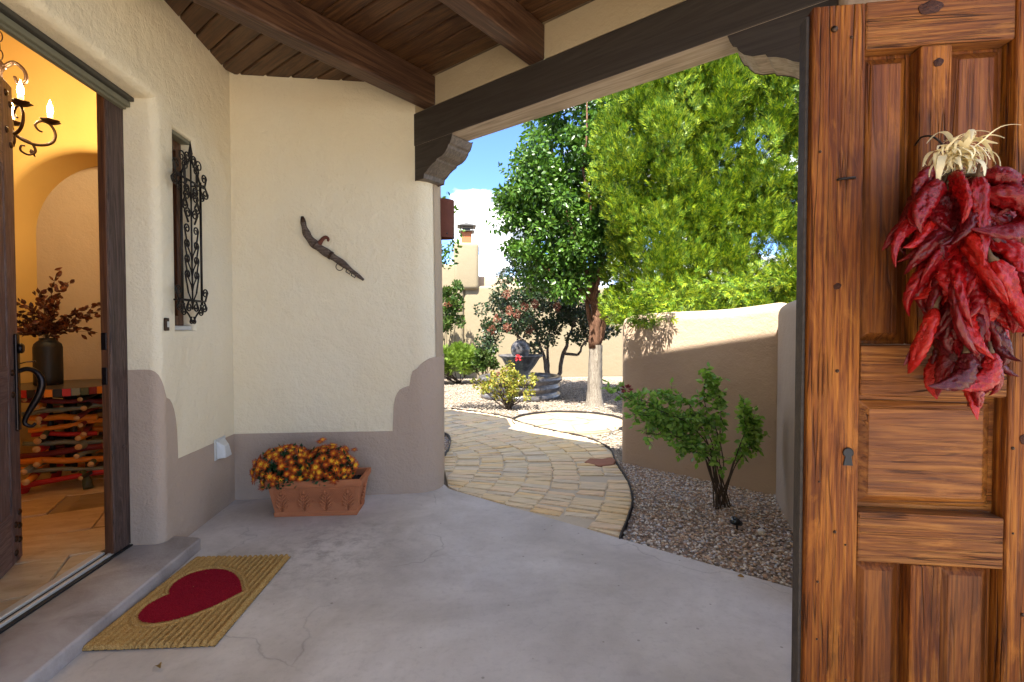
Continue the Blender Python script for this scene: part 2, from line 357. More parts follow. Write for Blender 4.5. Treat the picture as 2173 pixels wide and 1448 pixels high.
M['yoke'] = wood('weathered_yoke_wood', (.035, .022, .016), (.085, .058, .042), (.2, .15, .115), 0, 20, .75, 1., None, .5)
M['edging'] = plain('steel_edging', (.05, .042, .038), .6, .4, .2, 40)

# ------------------------------------------------------------------ geometry helpers
def tag(o, label=None, cat=None, group=None, kind=None):
    if cat and not kind: kind = 'thing'
    for k, v in (('label', label), ('category', cat), ('group', group), ('kind', kind)):
        if v: o[k] = v
    return o

WM = {}
def thing(name, label, cat, loc=(0, 0, 0), rz=0., group=None):
    o = bpy.data.objects.new(name, None); COL.objects.link(o); o.empty_display_size = .1
    o.location = loc; o.rotation_euler = (0, 0, rz)
    WM[o.name] = Matrix.Translation(loc) @ Matrix.Rotation(rz, 4, 'Z')
    tag(o, label, cat, group, 'thing')
    return o

def wmat(o):
    return WM.get(o.name, Matrix.Identity(4))

def link(name, me, mats, parent=None, world=False):
    o = bpy.data.objects.new(name, me); COL.objects.link(o)
    if me and mats is not None and not me.materials:
        for m in (mats if isinstance(mats, (list, tuple)) else [mats]): me.materials.append(M[m] if isinstance(m, str) else m)
    if parent:
        o.parent = parent
        if world: o.matrix_parent_inverse = wmat(parent).inverted()
    return o

class MB:
    def __init__(s): s.v = []; s.f = []; s.mi = []
    def add(s, vs, fs, mi=0):
        b = len(s.v); s.v.extend([tuple(map(float, p)) for p in vs])
        for q in fs: s.f.append(tuple(i + b for i in q)); s.mi.append(mi)
        return s
    def box(s, x0, x1, y0, y1, z0, z1, mi=0, tr=None):
        vs = [Vector(p) for p in ((x0, y0, z0), (x1, y0, z0), (x1, y1, z0), (x0, y1, z0), (x0, y0, z1), (x1, y0, z1), (x1, y1, z1), (x0, y1, z1))]
        if tr is not None: vs = [tr @ p for p in vs]
        return s.add(vs, [(3, 2, 1, 0), (4, 5, 6, 7), (0, 1, 5, 4), (1, 2, 6, 5), (2, 3, 7, 6), (3, 0, 4, 7)], mi)
    def prism(s, poly, z0, z1, mi=0):
        n = len(poly)
        vs = [(p[0], p[1], z0) for p in poly] + [(p[0], p[1], z1) for p in poly]
        fs = [tuple(range(n - 1, -1, -1)), tuple(range(n, 2 * n))] + [(i, (i + 1) % n, n + (i + 1) % n, n + i) for i in range(n)]
        return s.add(vs, fs, mi)
    def tube(s, pts, r, n=8, mi=0, cap=True, capmi=None, flat=None):
        P = [Vector(p) for p in pts]; m = len(P)
        R = r if isinstance(r, (list, tuple)) else [r] * m
        up = None; rings = []
        for i in range(m):
            d = (P[min(i + 1, m - 1)] - P[max(i - 1, 0)])
            d = d.normalized() if d.length > 1e-9 else Vector((0, 0, 1))
            if up is None:
                a = Vector((0, 0, 1)) if abs(d.z) < .9 else Vector((1, 0, 0))
                up = (a - d * a.dot(d)).normalized()
            else:
                u2 = up - d * up.dot(d)
                if u2.length > 1e-6: up = u2.normalized()
            sd_ = d.cross(up)
            for k in range(n):
                a = 2 * PI * k / n
                o = up * math.cos(a) * R[i] + sd_ * math.sin(a) * R[i]
                if flat: o = o - Vector(flat[0]) * (o.dot(Vector(flat[0])) * (1 - flat[1]))
                rings.append(P[i] + o)
        fs = [(i * n + k, i * n + (k + 1) % n, (i + 1) * n + (k + 1) % n, (i + 1) * n + k) for i in range(m - 1) for k in range(n)]
        s.add(rings, fs, mi)
        if cap:
            b = len(s.v) - m * n
            s.f.append(tuple(b + k for k in range(n - 1, -1, -1))); s.mi.append(mi if capmi is None else capmi)
            s.f.append(tuple(b + (m - 1) * n + k for k in range(n))); s.mi.append(mi if capmi is None else capmi)
        return s
    def lathe(s, prof, n=32, c=(0, 0, 0), mi=0, rf=None, cap=True):
        vs = []
        for (r, z) in prof:
            for k in range(n):
                a = 2 * PI * k / n; rr = r * (rf(a, z) if rf else 1.)
                vs.append((c[0] + rr * math.cos(a), c[1] + rr * math.sin(a), c[2] + z))
        m = len(prof)
        fs = [(i * n + k, i * n + (k + 1) % n, (i + 1) * n + (k + 1) % n, (i + 1) * n + k) for i in range(m - 1) for k in range(n)]
        if cap: fs += [tuple(range(n - 1, -1, -1)), tuple((m - 1) * n + k for k in range(n))]
        return s.add(vs, fs, mi)
    def mesh(s, name, smooth=False):
        me = bpy.data.meshes.new(name); me.from_pydata(s.v, [], s.f)
        me.polygons.foreach_set('material_index', s.mi)
        if smooth: me.polygons.foreach_set('use_smooth', [True] * len(s.f))
        me.update(); return me
    def build(s, name, mats, parent=None, smooth=False, bevel=0, segs=2, world=False, fix=False):
        me = s.mesh(name, smooth)
        if fix:
            bm = bmesh.new(); bm.from_mesh(me); bmesh.ops.remove_doubles(bm, verts=bm.verts, dist=1e-5)
            bmesh.ops.recalc_face_normals(bm, faces=bm.faces); bm.to_mesh(me); bm.free()
        o = link(name, me, mats, parent, world)
        if bevel:
            b = o.modifiers.new('bevel', 'BEVEL'); b.width = bevel; b.segments = segs; b.limit_method = 'ANGLE'; b.angle_limit = rad(40)
            if segs > 2: me.polygons.foreach_set('use_smooth', [True] * len(me.polygons))
        return o

def arc(cx, cy, r, a0, a1, n):
    return [(cx + r * math.cos(rad(a0 + (a1 - a0) * i / n)), cy + r * math.sin(rad(a0 + (a1 - a0) * i / n))) for i in range(n + 1)]

def lerp_poly(pts, x):
    for (x0, y0), (x1, y1) in zip(pts, pts[1:]):
        if x0 <= x <= x1: return y0 + (y1 - y0) * ((x - x0) / (x1 - x0) if x1 > x0 else 1)
    return pts[0][1] if x < pts[0][0] else pts[-1][1]

def smooth_path(pts, n=8):
    P = [Vector(p) for p in pts]; P = [P[0] * 2 - P[1]] + P + [P[-1] * 2 - P[-2]]
    out = []
    for i in range(1, len(P) - 2):
        for k in range(n):
            t = k / n
            out.append(.5 * ((2 * P[i]) + (P[i + 1] - P[i - 1]) * t + (2 * P[i - 1] - 5 * P[i] + 4 * P[i + 1] - P[i + 2]) * t * t + (3 * P[i] - P[i - 1] - 3 * P[i + 1] + P[i + 2]) * t ** 3))
    out.append(P[-2]); return out

def paint_skin(pts, nrm, zt, z0=0., off=.003, zmax=None):
    """a coat of paint: columns at pts (x,y) along a wall, from z0 to zt, standing off by a few mm"""
    b = MB(); n = len(pts)
    vs = []
    for (x, y), (a, c), z in zip(pts, nrm, zt):
        vs += [(x + a * off, y + c * off, z0), (x + a * off, y + c * off, z), (x - a * off, y - c * off, z)]
    fs = []
    for i in range(n - 1):
        j = i * 3; k = j + 3
        fs += [(j, k, k + 1, j + 1), (j + 1, k + 1, k + 2, j + 2)]
    return b.add(vs, fs)

def frames(d, roll=None):
    """rotation matrices (N,3,3): columns x,y,z with z along d"""
    d = d / np.maximum(np.linalg.norm(d, axis=1, keepdims=True), 1e-9)
    a = np.where(np.abs(d[:, 2:3]) < .9, np.array([[0, 0, 1.]]), np.array([[1., 0, 0]]))
    x = np.cross(a, d); x /= np.linalg.norm(x, axis=1, keepdims=True); y = np.cross(d, x)
    if roll is None: roll = rng.uniform(0, 2 * PI, len(d))
    c, s_ = np.cos(roll)[:, None], np.sin(roll)[:, None]
    return np.stack([x * c + y * s_, -x * s_ + y * c, d], axis=2)

def scatter_mesh(name, tv, tf, pos, rot, scl, smooth=False):
    tv = np.asarray(tv, float); tf = np.asarray(tf, int); N = len(pos); k = len(tv)
    scl = np.asarray(scl, float)
    if scl.ndim == 1: scl = scl[:, None] * np.ones((1, 3))
    V = np.einsum('nij,nkj->nki', rot, tv[None] * scl[:, None, :]) + pos[:, None, :]
    Fc = (tf[None] + (np.arange(N) * k)[:, None, None]).reshape(-1, tf.shape[1])
    me = bpy.data.meshes.new(name)
    me.vertices.add(N * k); me.vertices.foreach_set('co', V.reshape(-1).astype(np.float32))
    me.loops.add(Fc.size); me.loops.foreach_set('vertex_index', Fc.reshape(-1).astype(np.int32))
    me.polygons.add(len(Fc)); me.polygons.foreach_set('loop_start', (np.arange(len(Fc)) * tf.shape[1]).astype(np.int32))
    if smooth: me.polygons.foreach_set('use_smooth', np.ones(len(Fc), bool))
    me.update(calc_edges=True); me.validate()
    return me

# leaf: pointed oval folded along the midrib, base at origin, along +z, face towards y
LEAF_V = [(0, 0, 0), (.26, .05, .28), (.30, .07, .55), (0, .0, 1.05), (-.30, .07, .55), (-.26, .05, .28), (0, -.02, .5)]
LEAF_F = [(0, 1, 6), (1, 2, 6), (2, 3, 6), (3, 4, 6), (4, 5, 6), (5, 0, 6)]
def frond_template():
    vs, fs = [], []
    def blade(x, z, ang, L, wd, y=0):
        dx, dz = math.sin(ang), math.cos(ang); nx, nz = dz, -dx; b = len(vs)
        vs.extend([(x, y, z), (x + dx * L * .55 + nx * wd, y + .012, z + dz * L * .55 + nz * wd), (x + dx * L, y + .03, z + dz * L), (x + dx * L * .55 - nx * wd, y + .012, z + dz * L * .55 - nz * wd)])
        fs.extend([(b, b + 1, b + 2), (b, b + 2, b + 3)])
    blade(0, 0, 0, 1., .075)
    for i, (z, a, L) in enumerate(((.1, .75, .6), (.2, -.7, .62), (.38, .6, .55), (.52, -.55, .46), (.1, -1.0, .42))):
        blade(0, z, a, L, .06, .01 * (i % 2))
    return vs, fs
FROND_V, FROND_F = frond_template()

def ico(sub=1):
    bm = bmesh.new(); bmesh.ops.create_icosphere(bm, subdivisions=sub, radius=1)
    v = np.array([x.co[:] for x in bm.verts]); f = np.array([[q.index for q in p.verts] for p in bm.faces]); bm.free()
    return v, f
ICO1 = ico(1); ICO2 = ico(2)

def in_poly(x, y, poly):
    c = np.zeros(len(x), bool); n = len(poly)
    for i in range(n):
        x0, y0 = poly[i]; x1, y1 = poly[(i + 1) % n]
        k = ((y0 > y) != (y1 > y)) & (x < (x1 - x0) * (y - y0) / (y1 - y0 + 1e-12) + x0)
        c ^= k
    return c

def clumped(centers, radii, per, squash=1., surf=.55):
    """points round clump centres, more of them near the clump's skin"""
    n = len(centers); d = rng.normal(size=(n * per, 3)); d /= np.linalg.norm(d, axis=1, keepdims=True)
    r = rng.uniform(surf ** 3, 1, n * per) ** (1 / 3)
    c = np.repeat(centers, per, 0); q = np.repeat(radii, per)[:, None]
    off = d * (r[:, None] * q); off[:, 2] *= squash
    return c + off, d

def lobes_to_clumps(lobes, n, rmin, rmax, inner=.7):
    """clump centres spread over the skins of ellipsoid lobes [(cx,cy,cz,rx,ry,rz)]"""
    L = np.array(lobes, float); wgt = (L[:, 3] * L[:, 5]); wgt /= wgt.sum()
    idx = rng.choice(len(L), n, p=wgt); d = rng.normal(size=(n, 3)); d /= np.linalg.norm(d, axis=1, keepdims=True)
    f = rng.uniform(inner, 1.03, n)[:, None]
    return L[idx, :3] + d * f * L[idx, 3:6], rng.uniform(rmin, rmax, n), d

# ------------------------------------------------------------------ the setting: ground, slab, step, path
def xy(s, t): return ((s + t) / 2, (s - t) / 2)
S0 = 3.46                                   # inner face of the lintel (X+Y)
g = MB().add([(-60, -40, -.035), (60, -40, -.035), (60, 80, -.035), (-60, 80, -.035)], [(0, 1, 2, 3)]).build('ground', 'ground'); tag(g, kind='structure')
slab_poly = [(-1.7, .35), (2.75, .35), (2.75, 1.03), (-.05, 3.834), (-.09, 3.95), (-.3, 4.1), (-1.7, 4.1)]
sl = MB().prism(slab_poly, -.14, 0).build('porch_floor', 'concrete', bevel=.006); tag(sl, kind='structure')
fc = MB().prism([(-1.7, -9), (8, -9), (8, .345), (-1.7, .345)], -.14, -.002).build('bounce_forecourt', 'paving'); tag(fc, kind='structure')  # added out of view as a pale reflector for the porch
st = MB(); sp = [(-1.79, -.6), (-1.441, -.6), (-1.441, 2.925), (-1.452, 2.948), (-1.60, 2.985), (-1.79, 2.985)]
st.prism(sp, -.01, .065)
st = st.build('entry_step', 'step', bevel=.012, segs=3); tag(st, kind='structure')

EDGE = [(0.965, 2.79), (1.21, 3.26), (1.32, 3.54), (1.41, 3.88), (1.5, 4.45), (1.60, 4.95), (1.49, 5.50), (1.15, 5.95), (.85, 6.50), (.72, 6.92), (.30, 7.42), (-.25, 7.85), (-1.0, 8.3)]
EDGE_S = smooth_path([(x, y, 0) for x, y in EDGE], 6)
LEFT = [(-.05, 3.83), (-.10, 4.4), (-.14, 4.84), (-.08, 5.09), (-.07, 5.64), (-.16, 5.91), (-.6, 6.6), (-1.5, 7.3)]
path_poly = [(p.x, p.y) for p in EDGE_S] + LEFT[::-1]
pth = MB().prism(path_poly, -.1, -.009).build('path', 'mortar'); tag(pth, kind='structure')

# sandstone pieces: columns that follow the bend of the path, pieces of uneven length in each column
SPINE = smooth_path([(.10, 2.55, 0), (.32, 3.02, 0), (.50, 3.29, 0), (.70, 3.68, 0), (.82, 4.05, 0), (.90, 4.6, 0), (.86, 5.1, 0), (.66, 5.6, 0), (.30, 6.15, 0), (-.15, 6.7, 0), (-.7, 7.25, 0), (-1.3, 7.8, 0)], 12)
sl_ = [0.]
for a, b in zip(SPINE, SPINE[1:]): sl_.append(sl_[-1] + (b - a).length)
def spine(u):
    u = min(max(u, 0), sl_[-1] - 1e-4)
    i = max(k for k in range(len(sl_) - 1) if sl_[k] <= u)
    t = (u - sl_[i]) / (sl_[i + 1] - sl_[i]); p = SPINE[i].lerp(SPINE[i + 1], t)
    d = (SPINE[min(i + 2, len(SPINE) - 1)] - SPINE[max(i - 1, 0)]).normalized()
    return p, Vector((d.y, -d.x, 0))
def clip(poly, a, b, c):                       # keep a*x+b*y>=c
    out = []
    for i in range(len(poly)):
        p, q = poly[i], poly[(i + 1) % len(poly)]
        dp, dq = a * p[0] + b * p[1] - c, a * q[0] + b * q[1] - c
        if dp >= 0: out.append(p)
        if (dp >= 0) != (dq >= 0):
            t = dp / (dp - dq); out.append((p[0] + (q[0] - p[0]) * t, p[1] + (q[1] - p[1]) * t))
    return out
def stone_piece(poly, ztop, parent, mat='sandstone', name='stone', zb=-.06, ch=.007):
    cx = sum(p[0] for p in poly) / len(poly); cy = sum(p[1] for p in poly) / len(poly)
    n = len(poly); b = MB(); tilt = (random.uniform(-.03, .03), random.uniform(-.03, .03))
    def zz(p): return ztop + (p[0] - cx) * tilt[0] + (p[1] - cy) * tilt[1]
    ins = []
    for p in poly:
        v = Vector((p[0] - cx, p[1] - cy)); L = max(v.length, 1e-4); ins.append((cx + v.x * (1 - ch * 1.4 / L), cy + v.y * (1 - ch * 1.4 / L)))
    vs = [(p[0] - cx, p[1] - cy, zb) for p in poly] + [(p[0] - cx, p[1] - cy, zz(p) - ch * .7) for p in poly] + [(p[0] - cx, p[1] - cy, zz(p)) for p in ins]
    fs = [(i, (i + 1) % n, n + (i + 1) % n, n + i) for i in range(n)] + [(n + i, n + (i + 1) % n, 2 * n + (i + 1) % n, 2 * n + i) for i in range(n)] + [tuple(range(2 * n, 3 * n))]
    o = b.add(vs, fs).build(name, mat, parent); o.location = (cx, cy, 0); o.rotation_euler = (0, 0, 0)
    return o
def poly_area(p): return .5 * abs(sum(p[i][0] * p[(i + 1) % len(p)][1] - p[(i + 1) % len(p)][0] * p[i][1] for i in range(len(p))))
PP = np.array(path_poly)
CW = .222
nst = 0
for k in range(-6, 5):
    u = random.uniform(0, .08)
    while u < sl_[-1] - .3:
        far = max(0., u - 3.2) * .03
        L = random.choice((.055, .065, .075, .09, .11, .13, .085, .07)) + far
        v0, v1 = k * CW + .004, (k + 1) * CW - .004
        j = [random.uniform(-.012, .012) for _ in range(6)]
        c = []
        for uu, vv, jj in ((u + .004 + j[0], v0 + j[1], 0), (u + .004 + j[2], v1 + j[3], 0), (u + L - .004 + j[4], v1 + j[5], 0), (u + L - .004 + j[0], v0 - j[3], 0)):
            p, nn = spine(uu); c.append((p.x + nn.x * vv, p.y + nn.y * vv))
        u += L
        c = clip(c, 1, 1, 3.80)
        if len(c) < 3: continue
        inside = in_poly(np.array([q[0] for q in c]), np.array([q[1] for q in c]), path_poly)
        if not inside.any(): continue
        if not inside.all():                    # trim to the edge by pulling outside corners in
            ctr = (sum(q[0] for q in c) / len(c), sum(q[1] for q in c) / len(c))
            if not in_poly(np.array([ctr[0]]), np.array([ctr[1]]), path_poly)[0]: 
                ins = [q for q, f_ in zip(c, inside) if f_]; ctr = ins[0]
            nc = []
            for q, f_ in zip(c, inside):
                if f_: nc.append(q); continue
                lo_, hi_ = 0., 1.
                for _ in range(12):
                    m_ = (lo_ + hi_) / 2; tt = (ctr[0] + (q[0] - ctr[0]) * m_, ctr[1] + (q[1] - ctr[1]) * m_)
                    if in_poly(np.array([tt[0]]), np.array([tt[1]]), path_poly)[0]: lo_ = m_
                    else: hi_ = m_
                nc.append((ctr[0] + (q[0] - ctr[0]) * lo_ * .99, ctr[1] + (q[1] - ctr[1]) * lo_ * .99))
            c = nc
        if poly_area(c) < .0022: continue
        if random.random() < .1: continue       # worn away: only mortar shows
        stone_piece(c, random.uniform(-.003, .006), pth); nst += 1
rs = [(1.30, 4.31), (1.44, 4.33), (1.52, 4.46), (1.50, 4.56), (1.40, 4.52), (1.28, 4.55), (1.20, 4.44)]
stone_piece(rs, .012, pth, 'redstone', 'stone')['label'] = 'red flagstone at the path edge'

# round flagstone pad beyond the path
pad_c = (1.55, 6.52)
padp = [(pad_c[0] + .76 * math.cos(a) * 1.02, pad_c[1] + .74 * math.sin(a)) for a in np.linspace(0, 2 * PI, 33)[:-1]]
pad = MB().prism(padp, -.1, -.012).build('stepping_pad', 'padstone'); tag(pad, 'round flagstone pad ringed by edging beside the curved path', 'paving')
for (r0, r1, n_, ph) in ((0., .27, 3, .3), (.29, .71, 7, .1)):
    for i in range(n_):
        a0 = ph + 2 * PI * i / n_ + .02; a1 = ph + 2 * PI * (i + 1) / n_ - .02
        q = [(pad_c[0] + r1 * math.cos(a), pad_c[1] + r1 * math.sin(a)) for a in np.linspace(a0, a1, 4)]
        q += [(pad_c[0] + max(r0, .03) * math.cos(a), pad_c[1] + max(r0, .03) * math.sin(a)) for a in ((a1, a0) if r0 else ((a0 + a1) / 2,))]
        stone_piece(q, random.uniform(-.002, .004), pad, 'padstone')

def edging(pts, label, h=.035, w_=.008):
    b = MB(); P = [Vector((p[0], p[1], 0)) for p in pts]; vs = []; n = len(P)
    for i in range(n):
        d = (P[min(i + 1, n - 1)] - P[max(i - 1, 0)]).normalized(); nn = Vector((d.y, -d.x, 0)) * w_ / 2; q = P[i]
        wob = .004 * math.sin(i * 1.7)
        vs += [(q + nn)[:2] + (-.06,), (q + nn)[:2] + (h + wob - .02,), (q - nn)[:2] + (h + wob - .02,), (q - nn)[:2] + (-.06,)]
    fs = []
    for i in range(n - 1):
        for k in range(3): a = i * 4 + k; fs.append((a, a + 1, a + 5, a + 4))
    fs += [(0, 1, 2, 3), ((n - 1) * 4 + 3, (n - 1) * 4 + 2, (n - 1) * 4 + 1, (n - 1) * 4)]
    o = b.add(vs, fs).build('edging_strip', 'edging'); return tag(o, label, 'edging')
edging([(p.x + .006, p.y) for p in EDGE_S], 'long curved dark steel edging along the right side of the sandstone path')
edging(smooth_path([(-.145, 4.72, 0), (-.09, 4.95, 0), (-.06, 5.3, 0), (-.075, 5.66, 0), (-.18, 5.95, 0)], 5) , 'short steel edging by the rounded end of the porch wall', .05)
edging([(pad_c[0] + .79 * math.cos(a), pad_c[1] + .77 * math.sin(a)) for a in np.linspace(-.9, 3.35, 40)], 'curved steel edging round the flagstone pad')

# gravel
bed_poly = [(1.0, 2.80)] + [(p.x + .02, p.y) for p in EDGE_S if p.y < 4.9] + [(1.62, 4.85), (1.55, 4.47), (2.42, 3.43), (1.95, 2.5), (1.83, 2.25), (1.86, 1.97)]
bd = MB().prism(bed_poly, -.1, -.022).build('gravel_bed', 'bedsoil'); tag(bd, kind='structure')
def pebble_field(name, poly, n, smin, smax, z, mat, label, tmpl=ICO1, avoid=None):
    P = np.array(poly); lo_, hi_ = P.min(0), P.max(0); x = rng.uniform(lo_[0], hi_[0], n); y = rng.uniform(lo_[1], hi_[1], n)
    k = in_poly(x, y, poly)
    if avoid is not None: k &= ~avoid(x, y)
    x, y = x[k], y[k]; m = len(x)
    s = smin + (smax - smin) * rng.power(1.6, m)[::-1] * rng.uniform(.4, 1, m)
    s3 = np.stack([s * rng.uniform(.8, 1.3, m), s * rng.uniform(.6, 1., m), s * rng.uniform(.35, .6, m)], 1)
    rot = frames(np.stack([rng.normal(0, .25, m), rng.normal(0, .25, m), np.ones(m)], 1))
    pos = np.stack([x, y, z + rng.uniform(-.004, .008, m)], 1)
    tv = tmpl[0] * (1 + rng.uniform(-.16, .16, (len(tmpl[0]), 1)))
    me = scatter_mesh(name, tv, tmpl[1], pos, rot, s3, True)
    o = link(name, me, mat); tag(o, label, 'gravel', kind='stuff'); return o
pebble_field('gravel', bed_poly, 16000, .006, .0135, -.014, 'gravel_near', 'multicoloured river gravel in the bed along the brown wall')
far_poly = [(-1.2, 8.5)] + [(p.x + .03, p.y + .03) for p in EDGE_S[::-1] if 4.9 < p.y < 8.2] + [(1.7, 4.6), (3.6, 4.6), (4.5, 11), (3.6, 12.6), (-1.2, 12.6)]
pebble_field('gravel', far_poly, 26000, .010, .022, -.026, 'gravel_far', 'pale sunlit gravel spread around the fountain and trees', avoid=lambda x, y: (x - pad_c[0]) ** 2 + (y - pad_c[1]) ** 2 < .77 ** 2)
pebble_field('gravel', [(-.6, 4.6), (-.15, 4.72), (-.10, 4.95), (-.07, 5.3), (-.085, 5.66), (-.2, 5.95), (-.6, 6.2)], 4500, .007, .015, -.016, 'gravel_near', 'small patch of brown gravel beside the rounded wall end')

# ------------------------------------------------------------------ porch walls
def solid_cells(us, vs, holes, x_front, x_back):
    """wall in the plane x=const, cells us (y) by vs (z), holes [(i0,i1,j0,j1)]; returns bmesh"""
    bm = bmesh.new(); nu, nv = len(us) - 1, len(vs) - 1
    on = [[not any(a <= i < b and c <= j < d for a, b, c, d in holes) for j in range(nv)] for i in range(nu)]
    cache = {}
    def V(x, i, j):
        k = (x, i, j)
        if k not in cache: cache[k] = bm.verts.new((x, us[i], vs[j]))
        return cache[k]
    for i in range(nu):
        for j in range(nv):
            if not on[i][j]: continue
            for x, fl in ((x_front, False), (x_back, True)):
                q = [V(x, i, j), V(x, i + 1, j), V(x, i + 1, j + 1), V(x, i, j + 1)]; bm.faces.new(q[::-1] if fl else q)
            for (di, dj, a, b) in ((-1, 0, (i, j), (i, j + 1)), (1, 0, (i + 1, j), (i + 1, j + 1)), (0, -1, (i, j), (i + 1, j)), (0, 1, (i, j + 1), (i + 1, j + 1))):
                ii, jj = i + di, j + dj
                if 0 <= ii < nu and 0 <= jj < nv and on[ii][jj]: continue
                bm.faces.new([V(x_front, *a), V(x_front, *b), V(x_back, *b), V(x_back, *a)])
    bmesh.ops.recalc_face_normals(bm, faces=bm.faces)
    return bm
XW = -1.612
us = [-3.2, 1.60, 2.875, 3.043, 3.267, 3.90]; vs = [-.06, 1.247, 2.42, 2.50, 3.55]
bm = solid_cells(us, vs, [(1, 2, 0, 3), (3, 4, 1, 2)], XW, -1.825)
def edge_sel(bm, f): return [e for e in bm.edges if f(e)]
front = lambda e: all(abs(v.co.x - XW) < 1e-4 for v in e.verts)
door_e = edge_sel(bm, lambda e: front(e) and ((all(abs(v.co.y - 2.875) < 1e-4 for v in e.verts) and max(v.co.z for v in e.verts) < 2.51) or (all(abs(v.co.z - 2.5) < 1e-4 for v in e.verts) and all(1.59 < v.co.y < 2.88 for v in e.verts))))
bmesh.ops.bevel(bm, geom=door_e, offset=.05, segments=6, affect='EDGES', profile=.5)
win_e = edge_sel(bm, lambda e: front(e) and all(3.04 < v.co.y < 3.27 for v in e.verts) and all(1.24 < v.co.z < 2.43 for v in e.verts))
bmesh.ops.bevel(bm, geom=win_e, offset=.022, segments=3, affect='EDGES', profile=.5)
ew = thing('house_wall', 'cream stucco house wall with the open doorway and narrow window', 'wall', (XW, 2.0, 0))
me = bpy.data.meshes.new('wall'); bm.to_mesh(me); bm.free()
me.polygons.foreach_set('use_smooth', [True] * len(me.polygons))
o = link('wall', me, 'cream', ew, True)
en = o.modifiers.new('split', 'EDGE_SPLIT'); en.split_angle = rad(35)
# taupe band: wraps round the door corner
pts, nr, zt = [], [], []
for x_, z_ in ((-1.774, 1.03), (-1.72, 1.032), (-1.662, 1.03)): pts.append((x_, 2.875)); nr.append((0, -1)); zt.append(z_)
for a, z_ in ((78, 1.027), (62, 1.018), (46, 1.0), (32, .972), (18, .935), (8, .90)):   # rounded jamb corner
    ca, sa = math.cos(rad(a)), math.sin(rad(a))
    pts.append((XW - .05 + .05 * ca, 2.925 - .05 * sa)); nr.append((ca, -sa)); zt.append(z_)
prof = [(2.925, .90), (2.927, .872), (2.932, .866), (2.945, .862), (2.96, .853), (2.98, .83), (3.0, .79), (3.016, .735), (3.026, .66), (3.031, .58), (3.033, .497), (3.2, .494), (3.5, .49), (3.764, .487)]
for y, z in prof[1:]: pts.append((XW, y)); nr.append((1, 0)); zt.append(z)
paint_skin(pts, nr, zt).build('painted_band', 'taupe', ew, True, world=True).modifiers.new('split', 'EDGE_SPLIT').split_angle = rad(35)

pw = thing('porch_wall', 'cream stucco porch wall with rounded end, behind the flower box', 'wall', (-.9, 3.9, 0))
def loft(b0, b1, z0, z1, steps=1):
    n = len(b0); b = MB(); vs_ = []
    for i in range(steps + 1):
        t = i / steps
        vs_ += [(p[0] + (q[0] - p[0]) * t, p[1] + (q[1] - p[1]) * t, z0 + (z1 - z0) * t) for p, q in zip(b0, b1)]
    fs = [tuple(range(n - 1, -1, -1)), tuple(steps * n + k for k in range(n))]
    fs += [(i * n + k, i * n + (k + 1) % n, (i + 1) * n + (k + 1) % n, (i + 1) * n + k) for i in range(steps) for k in range(n)]
    return b.add(vs_, fs)
XE = -.112
def pw_plan(dx):
    return [(-1.75, 4.5), (-1.75, 3.764)] + arc(XE - .2 + dx, 3.964, .2, -90, 0, 10) + arc(XE - .15 + dx, 4.35, .15, 0, 90, 5)
o = loft(pw_plan(.012), pw_plan(-.03), -.06, 3.5).build('wall', 'cream', pw, True, world=True)
o.modifiers.new('split', 'EDGE_SPLIT').split_angle = rad(30)
# taupe band with stepped curves up to the rounded end, and the tan outer paint of the end
def end_pt(a, k=1.): return (XE + .006 - .2 + .2 * math.cos(rad(a)), 3.964 + .2 * math.sin(rad(a)))
prof = [(-1.612, .487), (-1.0, .486), (-.475, .480), (-.470, .60), (-.466, .68), (-.455, .735), (-.44, .77), (-.42, .795), (-.395, .81), (-.365, .82), (-.35, .822), (-.345, .84), (-.338, .89), (-.325, .935)]
pts = [(x, 3.764) for x, z in prof]; nr = [(0, -1)] * len(prof); zt = [z for x, z in prof]
for a, z in ((-86, .955), (-78, .985), (-68, 1.01), (-58, 1.028), (-48, 1.036), (-38, 1.038), (-28, 1.038), (-18, 1.038), (-9, 1.038), (0, 1.038)):
    pts.append(end_pt(a)); nr.append((math.cos(rad(a)), math.sin(rad(a)))); zt.append(z)
pts.append((XE + .006, 4.34)); nr.append((1, 0)); zt.append(1.038)
ob = paint_skin(pts, nr, zt, off=.007).build('painted_band', 'taupe', pw, True, world=True); ob.modifiers.new('split', 'EDGE_SPLIT').split_angle = rad(35)
pts, nr, zt = [], [], []
for a in (-38, -30, -20, -10, 0):
    pts.append((end_pt(a)[0] - .0, end_pt(a)[1])); nr.append((math.cos(rad(a)), math.sin(rad(a)))); zt.append(2.60)
b = MB(); vs_ = []
for (x, y), (a, c) in zip(pts + [(XE + .006, 4.34)], nr + [(1, 0)]):
    vs_ += [(x - .0045 + a * .004, y + c * .004, 1.03), (x - .0248 + a * .004, y + c * .004, 2.75)]
b.add(vs_, [(i * 2, i * 2 + 2, i * 2 + 3, i * 2 + 1) for i in range(5)])
b.build('outer_paint', 'tan', pw, True, world=True)

